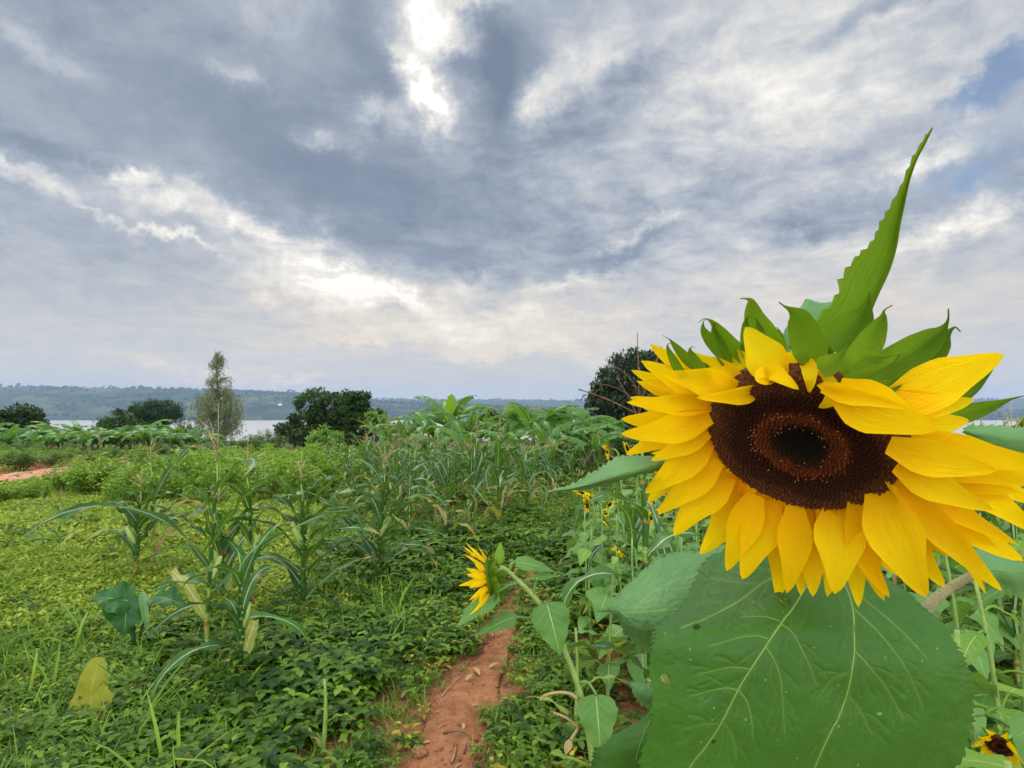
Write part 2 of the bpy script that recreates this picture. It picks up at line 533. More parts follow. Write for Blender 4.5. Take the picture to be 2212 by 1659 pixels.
BARE = [(ground_at(*p), r) for p, r in [((870, 1535), .22), ((640, 1650), .25), ((700, 1620), .18), ((1340, 1490), .28), ((1330, 1400), .35), ((1400, 1560), .3), ((1225, 1180), .42),
                                        ((1280, 1430), .3), ((1180, 1600), .15), ((800, 1600), .15), ((1130, 1500), .12), ((700, 1330), .2), ((1480, 1350), .5), ((1250, 1560), .2)]]
def bare(x, y):
    b = np.zeros(np.shape(x))
    for c, r in BARE:
        b = np.maximum(b, np.exp(-((x - c[0]) ** 2 + (y - c[1]) ** 2) / (r * r)))
    return b
def cover(x, y):
    """0..1 how thickly weeds cover the soil"""
    pd = path_dist(x, y) + .03 + (fbm(x * 4, y * 4, 31) - 0.5) * 0.34 + np.clip((y - 4.2) * .04, 0, .12)
    c = np.clip((pd + 0.01) / 0.16, 0, 1)
    c = c * (1 - 0.85 * np.clip(bare(x, y) * 1.3 + (fbm(x * 3, y * 3, 77) - 0.5) * 1.2, 0, 1))
    c = c * np.clip((road_dist(x, y) + 0.05) / 0.3, 0, 1)
    thin = np.clip((x - (PC[:, 0].mean() + 0.12 + 0.13 * (y - 2))) / 0.3, 0, 1) * np.clip((5.5 - y) / 1.5, 0, 1)
    return c * (1 - 0.72 * thin)
def lawn(x, y):
    n = (fbm(x * 0.9, y * 0.9, 55) - 0.5) * 1.6
    return np.clip((-0.34 * y - x + 0.15 + n) / 0.5, 0, 1) * np.clip((y - 4.4 + n) / 0.6, 0, 1)

def soil_mat(name, green):
    m = bpy.data.materials.new(name)
    m.use_nodes = True
    k = NT(m.node_tree)
    co = k.n('ShaderNodeTexCoord').outputs['Object']
    n1, n2, n3 = k.noise(co, 1.4, 6, 0.6), k.noise(co, 14.0, 6, 0.62), k.noise(co, 90.0, 4, 0.6)
    f = k.m('ADD', k.m('MULTIPLY', n1, 0.45), k.m('ADD', k.m('MULTIPLY', n2, 0.4), k.m('MULTIPLY', n3, 0.15)))
    col = k.ramp(f, [(0.34, srgb(80, 52, 34)), (0.46, srgb(132, 84, 54)), (0.58, srgb(164, 110, 74)), (0.72, srgb(190, 150, 116))])
    vor = k.n('ShaderNodeTexVoronoi', {'Vector': co, 'Scale': 34.0})
    peb = k.m('SUBTRACT', 1.0, k.smooth(vor.outputs['Distance'], 0.10, 0.22))
    peb = k.m('MULTIPLY', peb, k.m('GREATER_THAN', k.n('ShaderNodeSeparateColor', {0: vor.outputs['Color']}).outputs[0], 0.86))
    col = k.mix(k.m('MULTIPLY', peb, 0.7), col, srgb(196, 160, 130))
    if green:
        ti = k.n('ShaderNodeAttribute', attribute_name='tint').outputs['Fac']
        gr = k.ramp(n2, [(0.3, srgb(20, 28, 9)), (0.7, srgb(56, 70, 20))])  # green undergrowth tone, darkened further as painted shade beneath the weeds
        col = k.mix(ti, col, gr)
    nb = k.n('ShaderNodeBump', {'Height': k.m('ADD', k.m('ADD', k.m('MULTIPLY', n2, 1.0), k.m('MULTIPLY', n3, 0.35)), k.m('MULTIPLY', peb, 0.3)), 'Strength': 0.9, 'Distance': 0.03})
    p = k.n('ShaderNodeBsdfPrincipled', {'Base Color': col, 'Roughness': 0.95, 'Specular IOR Level': 0.15, 'Normal': nb})
    k.n('ShaderNodeOutputMaterial', {'Surface': p})
    return m
M_SOIL = soil_mat('soil', False)
M_GROUND = soil_mat('ground_soil', True)

def build_ground():
    yy = np.concatenate([np.linspace(-12, 1.0, 14), np.linspace(1.15, 9, 150), np.geomspace(9.1, 760, 130)])
    xs = np.concatenate([-np.geomspace(7, 1500, 60)[::-1], np.linspace(-6.9, 6.9, 180), np.geomspace(7, 1500, 60)])
    X, Y = np.meshgrid(xs, yy)
    Z = height(X, Y)
    pd = path_dist(X, Y)
    Z = Z - 0.02 * np.clip(1 - pd / 0.1, 0, 1) * (Y < 9)
    Z = np.maximum(Z, LAKE - 6)
    P = np.stack([X, Y, Z], -1)
    t = np.clip(cover(X.ravel(), Y.ravel()) * 0.75 + (Y.ravel() > 9) * 0.2, 0, 1)
    t = t * np.clip((road_dist(X.ravel(), Y.ravel()) + 0.3) / 0.5, 0, 1)
    b = MB().grid(P[:, ::-1], tint=t.reshape(X.shape)[:, ::-1].ravel())
    tag(b.build('ground', M_GROUND), kind='structure')
    # footpath
    m = 25
    v = np.linspace(-1, 1, m)
    tg = np.gradient(PC, axis=0)
    sd_ = np.stack([tg[:, 1], -tg[:, 0]], 1)
    sd_ /= np.linalg.norm(sd_, axis=1)[:, None]
    w = PW[:, None] * v[None, :] * 1.04
    edge = (fbm(PC[:, 0:1] * 7 + v * 3, PC[:, 1:2] * 7 + v * 5, 3) - 0.5) * 0.12 * np.abs(v) ** 3 * np.sign(v)
    w = w + edge
    X = PC[:, 0:1] + sd_[:, 0:1] * w
    Y = PC[:, 1:2] + sd_[:, 1:2] * w
    Z = height(X, Y) + 0.006 - 0.014 * (1 - v[None, :] ** 2) * 0 + (fbm(X * 14, Y * 14, 8) - 0.5) * 0.026 * (1 - v ** 4) - 0.016 * np.abs(v) ** 8
    tag(MB().grid(np.stack([X, Y, Z], -1)).build('footpath', M_SOIL), kind='structure')
    # dirt road on the left
    tg = np.gradient(RCs, axis=0)
    sd_ = np.stack([tg[:, 1], -tg[:, 0]], 1)
    sd_ /= np.linalg.norm(sd_, axis=1)[:, None]
    w = v[None, :] * 2.0 + (fbm(RCs[:, 0:1] + v * 2, RCs[:, 1:2] + v, 12) - 0.5) * 0.5 * np.abs(v) ** 3 * np.sign(v)
    X, Y = RCs[:, 0:1] + sd_[:, 0:1] * w, RCs[:, 1:2] + sd_[:, 1:2] * w
    Z = height(X, Y) + 0.03 + (fbm(X * 2, Y * 2, 18) - 0.5) * 0.05 - 0.06 * np.abs(v) ** 6
    tag(MB().grid(np.stack([X, Y, Z], -1)).build('dirt_road', M_ROAD), kind='structure')
    # cut bank of bare red earth on the far side of the road
    B = []
    for c, s2 in zip(RCs, sd_):
        row = []
        for j, (o, h) in enumerate([(1.9, -.02), (2.15, .08), (2.3, .22), (2.6, .30), (3.4, .25), (4.4, .03)]):
            q = c[:2] - s2 * (o + 0.3 * (vnoise(c[0] * 1.3, c[1] * 1.3 + j, 4) - 0.5))
            row.append([q[0], q[1], float(height(q[0], q[1])) + h * (0.6 + 0.9 * float(fbm(c[0] * 0.5, c[1] * 0.5, 21)))])
        B.append(row)
    tag(MB().grid(np.array(B)[:, ::-1]).build('road_bank', M_SOIL), kind='structure')
M_ROAD = plain_mat('road_dust', srgb(178, 112, 84), srgb(206, 150, 120), 0.95, 1.2, 0.5, 12)
build_ground()

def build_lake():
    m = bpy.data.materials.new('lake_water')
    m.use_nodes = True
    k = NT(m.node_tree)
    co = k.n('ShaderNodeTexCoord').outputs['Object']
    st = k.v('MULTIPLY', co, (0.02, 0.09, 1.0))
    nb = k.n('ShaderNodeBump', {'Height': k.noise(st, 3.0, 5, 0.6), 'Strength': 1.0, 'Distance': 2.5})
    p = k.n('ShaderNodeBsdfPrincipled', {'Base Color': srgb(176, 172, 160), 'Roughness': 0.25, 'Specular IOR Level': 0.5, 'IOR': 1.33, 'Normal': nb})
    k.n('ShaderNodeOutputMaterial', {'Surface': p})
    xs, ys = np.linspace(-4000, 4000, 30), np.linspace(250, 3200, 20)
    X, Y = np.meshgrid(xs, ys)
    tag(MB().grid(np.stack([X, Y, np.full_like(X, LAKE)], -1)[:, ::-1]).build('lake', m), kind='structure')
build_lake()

# far shore: two ridges across the water
def ridge_h(x, y, which):
    az = x / np.maximum(y, 1) * F + CX
    if which == 0:      # nearer shore slope, crest falls to the right
        crest = np.interp(az, [-800, -50, 100, 300, 520, 640, 700, 760, 860, 1000, 1150, 1300, 2600], [142, 126, 124, 113, 96, 82, 62, 46, 36, 24, 6, -12, -20])
        t = np.clip((y - 2380) / 1100, 0, 1.4)
    else:
        crest = np.interp(az, [-800, 400, 700, 900, 1100, 1300, 1500, 2000, 2212, 2800], [60, 62, 78, 74, 70, 62, 58, 80, 74, 70])
        t = np.clip((y - 3700) / 1500, 0, 1.4)
    s = np.where(t < 1, np.sin(t * math.pi / 2) ** 1.15, 1 - (t - 1) * 0.5)
    rough = (fbm(x / 420, y / 420, 3 + which) - 0.5) * 26 * np.clip(t * 2, 0, 1) * (1 - 0.7 * np.exp(-((t - 1) / 0.15) ** 2))
    return LAKE - 1.5 + (crest - LAKE) * s + rough * 0.7
def build_hills():
    def mat(name, a, b, c, d_):
        m = bpy.data.materials.new(name)
        m.use_nodes = True
        k = NT(m.node_tree)
        co = k.n('ShaderNodeTexCoord').outputs['Object']
        big = k.noise(co, 0.0045, 5, 0.6)
        vo = k.n('ShaderNodeTexVoronoi', {'Vector': k.v('ADD', co, k.v('SCALE', k.noise(co, 0.02, 3, col=True), 40.0)), 'Scale': 0.011})
        fld = k.n('ShaderNodeSeparateColor', {0: vo.outputs['Color']}).outputs[0]
        col = k.ramp(k.m('ADD', k.m('MULTIPLY', fld, 0.6), k.m('MULTIPLY', big, 0.4)), [(0.2, a), (0.42, b), (0.6, c), (0.8, d_)])
        tr = k.smooth(k.noise(co, 0.03, 4, 0.7), 0.52, 0.60)
        col = k.mix(k.m('MULTIPLY', tr, 0.6), col, srgb(34, 54, 30))
        p = k.n('ShaderNodeBsdfPrincipled', {'Base Color': col, 'Roughness': 1.0, 'Specular IOR Level': 0.05})
        k.n('ShaderNodeOutputMaterial', {'Surface': p})
        return m
    m0 = mat('hill_fields', srgb(22, 36, 22), srgb(38, 58, 30), srgb(52, 72, 36), srgb(88, 94, 54))
    m1 = mat('hill_woods', srgb(30, 48, 30), srgb(42, 62, 36), srgb(52, 72, 40), srgb(66, 84, 46))
    for i, (nm, y0, y1, m) in enumerate([('far_shore_hill', 2370, 3900, m0), ('distant_ridge', 3690, 5600, m1)]):
        xs, ys = np.linspace(-4200, 4600, 260), np.linspace(y0, y1, 60)
        X, Y = np.meshgrid(xs, ys)
        sh = (fbm(X / 300, X * 0 + 3, 44) - 0.5) * 60 * np.exp(-(Y - y0) / 300)
        P = np.stack([X, Y + sh, ridge_h(X, Y, i)], -1)
        tag(MB().grid(P[:, ::-1]).build(nm, m), kind='structure')
build_hills()

def icoball(sub=1):
    import bmesh
    bm = bmesh.new()
    bmesh.ops.create_icosphere(bm, subdivisions=sub, radius=1)
    V = np.array([v.co[:] for v in bm.verts])
    T = np.array([[v.index for v in f.verts] for f in bm.faces])
    bm.free()
    return V, T
M_FARWOOD = plain_mat('far_tree_foliage', srgb(26, 44, 24), srgb(52, 74, 36), 0.95, 0.05)
def build_far_trees():
    """trees of the far shore: thousands of specks that read as one wood"""
    V, T = icoball(1)
    b = MB()
    r = np.random.default_rng(3)
    def put(x, y, z, h, w):
        q = V * np.array([w, w, h / 2]) * (1 + 0.35 * (r.random((len(V), 1)) - 0.5))
        b.add(q + np.array([x, y, z + h * 0.5]), tris=T, tint=r.random())
    for i, (y0, y1, n) in enumerate([(2390, 3600, 2600), (3750, 5300, 1100)]):
        xs, ys = r.uniform(-0.95, 1.0, n * 3), r.uniform(y0, y1, n * 3)
        xs = xs * ys
        k = fbm(xs / 160, ys / 160, 90 + i) + r.uniform(-0.12, 0.12, len(xs))
        sel = np.argsort(-k)[:n]
        for x, y in zip(xs[sel], ys[sel]):
            h = r.uniform(7, 15)
            put(x, y, float(ridge_h(x, y, i)) - 1, h, h * r.uniform(0.4, 0.75))
    # crest line
    for i, yc in enumerate([3480, 5200]):
        x = -0.95 * yc
        while x < 1.0 * yc:
            g = float(fbm(x / 70, i * 9.0, 17))
            h = (7 + 20 * max(0, g - 0.36)) * r.uniform(0.6, 1.35)
            y = yc + r.uniform(-60, 40)
            put(x, y, float(ridge_h(x, y, i)) - 1, h, h * r.uniform(0.35, 0.8))
            if r.random() < 0.25:      # an umbrella crown on a bare stem
                put(x + 8, y, float(ridge_h(x, y, i)) + h * 0.8, h * 0.5, h * 0.7)
            x += r.uniform(5, 16)
    # shore fringe
    x = -2400
    while x < 2400:
        y = 2385 + r.uniform(0, 30)
        h = r.uniform(4, 9)
        put(x, y, LAKE - 1, h, h * r.uniform(0.6, 1.4))
        x += r.uniform(6, 18)
    tag(b.build('far_shore_trees', M_FARWOOD), 'small scattered trees and ridge-top woods across the lake', 'trees', kind='stuff')
build_far_trees()

def build_far_houses():
    wall, roof = plain_mat('limewash', srgb(206, 204, 196), srgb(222, 220, 212)), plain_mat('iron_sheet', srgb(190, 194, 198), srgb(214, 216, 218), 0.4)
    spots = [(478, 862, 0, 'white house on the far hillside just right of the tall wispy tree'), (1098, 863, 1, 'pale house on the far hillside above the upright banana leaf'), (605, 876, 0, 'low white house on the far hillside left of the round dark tree')]
    for px, py, i, lab in spots:
        # find the hillside along this line of sight
        r = ray(px, py)
        best = None
        for t in np.linspace(2400, 5200, 1500):
            p = CAM + r * t
            if p[2] < float(ridge_h(p[0], p[1], 0 if t < 3650 else 1)):
                best = p
                break
        if best is None:
            continue
        w, d_, h = 16.0, 9.0, 4.0
        x, y, z = best
        t = empty('farmhouse', (x, y, z - 1), lab, 'house', 'houses across the lake')
        bx = np.array([[-w / 2, -d_ / 2, 0], [w / 2, -d_ / 2, 0], [w / 2, d_ / 2, 0], [-w / 2, d_ / 2, 0]])
        V = np.vstack([bx, bx + [0, 0, h + 1]]) + best - [0, 0, 1]
        MB().add(V, [(0, 1, 5, 4), (1, 2, 6, 5), (2, 3, 7, 6), (3, 0, 4, 7)]).build('wall', wall, t, False)
        o = 0.8
        V = np.array([[-w / 2 - o, -d_ / 2 - o, h], [w / 2 + o, -d_ / 2 - o, h], [w / 2 + o, 0, h + 3], [-w / 2 - o, 0, h + 3], [w / 2 + o, d_ / 2 + o, h], [-w / 2 - o, d_ / 2 + o, h]]) + best
        MB().add(V, [(0, 1, 2, 3), (3, 2, 4, 5)], [(0, 3, 5), (1, 4, 2)]).build('roof', roof, t, False)
build_far_houses()

def build_haze():
    m = bpy.data.materials.new('haze_air')
    m.use_nodes = True
    k = NT(m.node_tree)
    v = k.n('ShaderNodeVolumePrincipled', {'Color': (0.52, 0.66, 0.90, 1), 'Density': HAZE, 'Anisotropy': 0.0})
    k.n('ShaderNodeOutputMaterial', {'Volume': v})
    x0, x1, y0, y1, z0, z1 = -6500, 6500, -400, 6200, LAKE - 9, 175
    V = np.array([[x, y, z] for z in (z0, z1) for y in (y0, y1) for x in (x0, x1)])
    o = MB().add(V, [(0, 2, 3, 1), (4, 5, 7, 6), (0, 1, 5, 4), (2, 6, 7, 3), (0, 4, 6, 2), (1, 3, 7, 5)]).build('haze', m, None, False)
    tag(o, 'pale blue haze in the air over the lake', 'haze', kind='stuff')
HAZE = 0.00014
build_haze()

# ------------------------------------------------------------------ plant materials
M_MAIZE = leaf_mat('maize_leaf', srgb(20, 58, 12), srgb(66, 110, 34), 0.24, 0.46, 0.34, srgb(130, 170, 40), srgb(176, 196, 140), 0.13, streak=0.25, vcol=srgb(84, 124, 56), nscale=9, edge=srgb(176, 140, 70), edgeamt=0.0)
M_MAIZE_OLD = leaf_mat('maize_leaf_yellowing', srgb(128, 150, 52), srgb(168, 166, 72), 0.35, 0.5, 0.3, srgb(190, 190, 60), srgb(200, 204, 140), 0.13, streak=0.4, vcol=srgb(150, 150, 80), nscale=9, edge=srgb(150, 96, 44), edgeamt=0.25)
M_MAIZE_DRY = leaf_mat('dry_maize_leaf', srgb(140, 118, 70), srgb(186, 166, 112), 0.25, 0.8, 0.1, srgb(180, 150, 80), streak=0.4, vcol=srgb(130, 96, 60), nscale=12)
M_STALK = leaf_mat('maize_stalk', srgb(112, 142, 56), srgb(150, 170, 84), 0.0, 0.5, 0.3, streak=0.4, vcol=srgb(96, 124, 50), nscale=18)
M_TASSEL = plain_mat('maize_tassel', srgb(122, 108, 62), srgb(176, 160, 104), 0.9, 30)
M_DRYTASSEL = plain_mat('dry_tassel', srgb(70, 44, 32), srgb(122, 84, 60), 0.9, 30)
M_HUSK = leaf_mat('maize_husk', srgb(132, 160, 70), srgb(176, 190, 104), 0.1, 0.55, 0.3, streak=0.5, vcol=srgb(110, 140, 60), nscale=14)
M_SILK = plain_mat('maize_silk', srgb(92, 36, 30), srgb(150, 84, 56), 0.8, 60)
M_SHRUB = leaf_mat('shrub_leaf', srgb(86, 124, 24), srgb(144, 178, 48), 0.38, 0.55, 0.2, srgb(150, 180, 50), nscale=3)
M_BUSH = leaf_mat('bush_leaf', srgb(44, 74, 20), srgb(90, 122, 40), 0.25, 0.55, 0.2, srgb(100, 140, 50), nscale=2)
M_STEM = plain_mat('green_brown_stem', srgb(82, 84, 44), srgb(118, 116, 66), 0.8, 12)
M_BARK = plain_mat('bark', srgb(62, 50, 40), srgb(104, 88, 70), 0.95, 3, 0.8, 9)
M_BANANA = leaf_mat('banana_leaf', srgb(26, 70, 10), srgb(82, 130, 34), 0.30, 0.42, 0.35, srgb(150, 196, 60), srgb(176, 200, 120), 0.06, streak=0.25, vcol=srgb(140, 176, 96), nscale=1.5, edge=srgb(140, 110, 60), edgeamt=0.02)
M_BANANA_YOUNG = leaf_mat('young_banana_leaf', srgb(76, 124, 20), srgb(122, 166, 42), 0.36, 0.36, 0.5, srgb(180, 210, 60), srgb(190, 210, 120), 0.06, streak=0.2, vcol=srgb(170, 200, 90), nscale=1.5)
M_BANANA_DRY = leaf_mat('dry_banana_leaf', srgb(96, 74, 52), srgb(140, 112, 78), 0.15, 0.9, 0.1, nscale=4)
M_BANANA_STEM = plain_mat('banana_stem', srgb(70, 62, 38), srgb(122, 112, 66), 0.7, 5, stretch=(1, 1, 0.2))
M_DARKLEAF = leaf_mat('dark_tree_leaf', srgb(18, 36, 10), srgb(62, 88, 28), 0.18, 0.5, 0.22, srgb(90, 130, 40), nscale=0.9)
M_MANGO = leaf_mat('mango_leaf', srgb(14, 28, 10), srgb(46, 66, 26), 0.10, 0.5, 0.22, srgb(80, 120, 40), nscale=1.2)
M_WISPY = leaf_mat('wispy_leaf', srgb(66, 82, 46), srgb(134, 144, 96), 0.25, 0.6, 0.3, srgb(120, 140, 70), nscale=1.0)
M_PINE = leaf_mat('needle_leaf', srgb(20, 40, 22), srgb(54, 78, 38), 0.12, 0.6, 0.3, nscale=1.2)
M_LIGHTLEAF = leaf_mat('fresh_leaf', srgb(80, 120, 40), srgb(136, 172, 66), 0.35, 0.45, 0.4, srgb(160, 190, 50), nscale=2)
M_SUNLEAF = leaf_mat('sunflower_leaf', srgb(70, 112, 40), srgb(110, 150, 70), 0.28, 0.5, 0.28, srgb(140, 180, 60), srgb(168, 190, 120), 0.035, veins=6, vcol=srgb(150, 176, 110), nscale=14, bump=0.3)
M_SUNLEAF_Y = leaf_mat('young_sunflower_leaf', srgb(94, 138, 40), srgb(140, 174, 66), 0.35, 0.5, 0.28, srgb(160, 200, 60), srgb(180, 196, 120), 0.035, veins=6, vcol=srgb(170, 190, 120), nscale=14)
M_SUNSTEM = plain_mat('sunflower_stem', srgb(108, 140, 60), srgb(150, 170, 92), 0.7, 30, 0.4, 300)
M_PETAL = leaf_mat('sunflower_petal', srgb(255, 212, 4), srgb(255, 230, 18), 0.46, 0.6, 0.08, srgb(255, 214, 0), streak=0.55, vcol=srgb(248, 188, 2), nscale=14, bump=0.5, root=srgb(246, 182, 2))
M_DISK = plain_mat('sunflower_disk', srgb(58, 34, 18), srgb(104, 62, 28), 0.9, 60)
M_BRACT = leaf_mat('sunflower_bract', srgb(58, 92, 8), srgb(116, 146, 26), 0.36, 0.6, 0.12, srgb(150, 190, 20), streak=0.5, vcol=srgb(84, 116, 18), nscale=30, bump=0.7, edge=srgb(70, 56, 34), edgeamt=-.08)
M_RECEPT = plain_mat('receptacle_skin', srgb(70, 66, 24), srgb(112, 110, 44), 0.9, 60, 0.6, 200)
GR = np.random.default_rng(11)

# ------------------------------------------------------------------ maize
def maize_leaf_pts(base, az, L, rise, droop, n=13, twist=0.0):
    """arching midrib: leaves the stalk at angle rise from vertical, then falls over"""
    t = np.linspace(0, 1, n)
    ang = rise + droop * t ** 1.5
    st = L / (n - 1)
    dr = np.cumsum(np.sin(ang)) * st
    dz = np.cumsum(np.cos(ang)) * st
    a = az + twist * t ** 2
    P = np.stack([dr * np.cos(a), dr * np.sin(a), dz], 1) - np.array([dr[0] * math.cos(az), dr[0] * math.sin(az), dz[0]])
    nr = np.stack([-np.cos(ang) * np.cos(a), -np.cos(ang) * np.sin(a), np.sin(ang)], 1)
    return P + np.asarray(base), nr
def maize_blade(b, base, az, L, W, rise, droop, r, tint, twist=0.0, n=14):
    P, nr = maize_leaf_pts(base, az, L, rise, droop, n, twist)
    u = np.linspace(0, 1, n)
    w = W * np.clip(np.minimum(0.55 + 2.2 * u, 1.0), 0, 1) * np.clip((1 - u), 0, 1) ** 0.55 * 0.5
    # roll the blade a little along its length
    tg = np.gradient(P, axis=0)
    tg /= np.linalg.norm(tg, axis=1)[:, None]
    roll = r.uniform(-0.7, 0.7) * u ** 1.3
    sdv = np.cross(tg, nr)
    nr = nr * np.cos(roll)[:, None] + sdv * np.sin(roll)[:, None]
    G = leaf_surface(P, nr, w, w, 2, fold=0.30, cup=-0.15, ripple=W * 0.16, rip_n=r.uniform(2.5, 4.5), phase=r.uniform(0, 6))
    b.grid(G, tint=tint)
def make_maize(root, H, r, nleaf=9, az0=None, tassel=True, ear=True, lean=(0, 0), yellow=2, big=1.0, tmat=None, ls=1.0):
    """parts of a maize plant of height H standing at the root (local to it)"""
    o = np.array(root['_o'])
    nn = 12
    t = np.linspace(0, 1, nn)
    zig = np.where(np.arange(nn) % 2 == 0, 1, -1) * 0.006
    top = H * 0.86
    pts = np.stack([lean[0] * t ** 1.6 + zig, lean[1] * t ** 1.6, top * t], 1) + o
    rad = np.interp(t, [0, 0.15, 0.7, 1], [0.014, 0.0125, 0.009, 0.004]) * big
    sb = MB().tube(pts, rad, 7, 0.4)
    for k in range(1, nn - 2):      # the swollen joints
        dv = unit(pts[k + 1] - pts[k])
        sb.tube([pts[k] - dv * .006, pts[k], pts[k] + dv * .006], [rad[k], rad[k] * 1.32, rad[k]], 7, 0.75, cap=False)
    sb.build('stalk', M_STALK, root)
    az = r.uniform(0, 6.28) if az0 is None else az0
    for i in range(nleaf):
        f = 0.10 + 0.80 * (i + 0.5) / nleaf
        p = np.array([np.interp(f, t, pts[:, j]) for j in range(3)])
        a = az + (i % 2) * math.pi + r.normal(0, 0.38)
        L = ls * H * r.uniform(0.40, 0.56) * (0.75 + 0.6 * math.sin(math.pi * min(f + 0.12, 1)))
        W = r.uniform(0.085, 0.115) * big
        rise = r.uniform(0.35, 0.75) * (1.25 - 0.6 * f)
        droop = r.uniform(1.5, 2.7) if r.random() < 0.75 else r.uniform(0.5, 1.1)
        b = MB()
        # sheath clasping the stalk
        q0 = np.array([np.interp(max(f - 0.075, 0.01), t, pts[:, j]) for j in range(3)])
        b.tube([q0, (q0 + p) / 2, p], [np.interp(f, t, rad) * 1.15 + .0015, np.interp(f, t, rad) * 1.3 + .002, np.interp(f, t, rad) * 1.35 + .003], 7, 0.6, cap=False)
        maize_blade(b, p, a, L, W, rise, droop, r, r.uniform(0.1, 0.9), r.normal(0, 0.35))
        mat = M_MAIZE
        if i < yellow and r.random() < 0.65:
            mat = M_MAIZE_OLD if r.random() < 0.85 else M_MAIZE_DRY
        b.build('leaf', mat, root)
    if tassel:
        b = MB()
        p = pts[-1]
        n = int(r.integers(7, 12))
        b.tube([p, p + [0.004, 0, H * 0.10], p + [0.0, 0.004, H * 0.24]], [.0026, .003, .0018], 5, 0.5)
        for k in range(n):
            a, L2 = r.uniform(0, 6.28), H * r.uniform(0.10, 0.17)
            q = p + np.array([0, 0, H * r.uniform(0.02, 0.10)])
            ss = np.linspace(0, 1, 9)
            an = r.uniform(0.25, 1.1) + ss * r.uniform(0.0, 0.9)
            c = np.stack([np.cumsum(np.sin(an)) * math.cos(a), np.cumsum(np.sin(an)) * math.sin(a), np.cumsum(np.cos(an))], 1) * L2 / 9
            b.tube(np.vstack([q[None], q + c]), np.where(np.arange(10) % 2 == 0, 0.0018, .0033) * big, 4, r.uniform(0.1, 0.9))
        b.build('tassel', tmat or M_TASSEL, root)
    if ear:
        f = r.uniform(0.40, 0.55)
        p = np.array([np.interp(f, t, pts[:, j]) for j in range(3)])
        a = az + r.uniform(-0.5, 0.5) + math.pi * r.integers(0, 2)
        dv = unit([math.cos(a) * 0.42, math.sin(a) * 0.42, 1])
        L3 = 0.17 * big
        ss = np.linspace(0, 1, 9)
        e = MB().tube(p + dv * (ss[:, None] * L3) + np.array([math.cos(a), math.sin(a), 0]) * 0.012, 0.023 * big * np.sin(np.pi * (0.12 + 0.80 * ss)) ** 0.8 + 0.002, 9, 0.5)
        eo = e.build('ear', M_HUSK, root)
        s_ = MB()
        tip = p + dv * L3 + np.array([math.cos(a), math.sin(a), 0]) * 0.012
        for k in range(9):
            w_ = r.normal(0, 0.5, 3)
            s_.tube(arc(tip - dv * .006, tip + (dv + w_ * 0.7) * 0.035 - [0, 0, .012], dv * .012, 5), [.0022, .0022, .002, .0016, .0008], 4, r.random())
        so = s_.build('silk', M_SILK, None)
        so.data.transform(__import__('mathutils').Matrix.Translation(Vector([-v for v in o])))
        so.parent = eo

def near_maize(base_px, top_px, seed, label, **kw):
    g = ground_at(*base_px)
    d = (g - CAM) @ FWD
    top = at(*top_px, d)
    H = top[2] - g[2]
    r = np.random.default_rng(seed)
    t = empty('maize_plant', g, label, 'maize plant', 'maize plants scattered in the foreground')
    make_maize(t, H, r, lean=(top[0] - g[0], 0.0), **kw)
    return t
near_maize((443, 1470), (462, 925), 101, 'thin tall maize plant whose pale tassel stands highest, in the weeds at lower left', nleaf=7, yellow=2, az0=0.2, big=0.85)
near_maize((520, 1480), (512, 1150), 102, 'short tasselless maize plant beside the foot of the thin tall one', nleaf=9, yellow=1, az0=1.3, big=0.85, tassel=False)
near_maize((655, 1335), (648, 1000), 103, 'maize plant with arching blue-green leaves, left neighbour of the dark upright one', nleaf=13, yellow=0, az0=0.15, big=1.2)
near_maize((815, 1275), (830, 985), 104, 'upright dark green maize plant with dense paired leaves, left end of the maize stand', nleaf=16, yellow=0, az0=0.0, big=1.2)
near_maize((292, 1260), (300, 1030), 105, 'stocky maize plant with drooping yellow-green leaves in the open lawn', nleaf=14, yellow=3, az0=0.3, big=1.15)
near_maize((330, 1240), (320, 960), 106, 'slender maize plant with a tall bare beige tassel behind the stocky one', nleaf=7, yellow=4, az0=1.0)
near_maize((545, 1330), (530, 985), 107, 'maize plant with wide-spread reddish tassel branches standing before the leafy bushes', nleaf=7, yellow=2, az0=0.4, big=0.9)
near_maize((125, 1215), (128, 1065), 108, 'lone sparse young maize plant with a dry spike at the far left of the lawn', nleaf=4, yellow=1, az0=0.2, big=0.8, ear=False)
near_maize((480, 1320), (470, 1060), 109, 'maize plant with bent-over leaves half hidden behind the thin tall one', nleaf=10, yellow=2, az0=0.9, big=1.1)

near_maize((1412, 1678), (1388, 800), 110, 'maize plant whose dark brown dry tassel stands before the mango tree, beside the left petals', nleaf=7, yellow=1, az0=.3, big=1.15, tmat=M_DRYTASSEL, ls=.52)
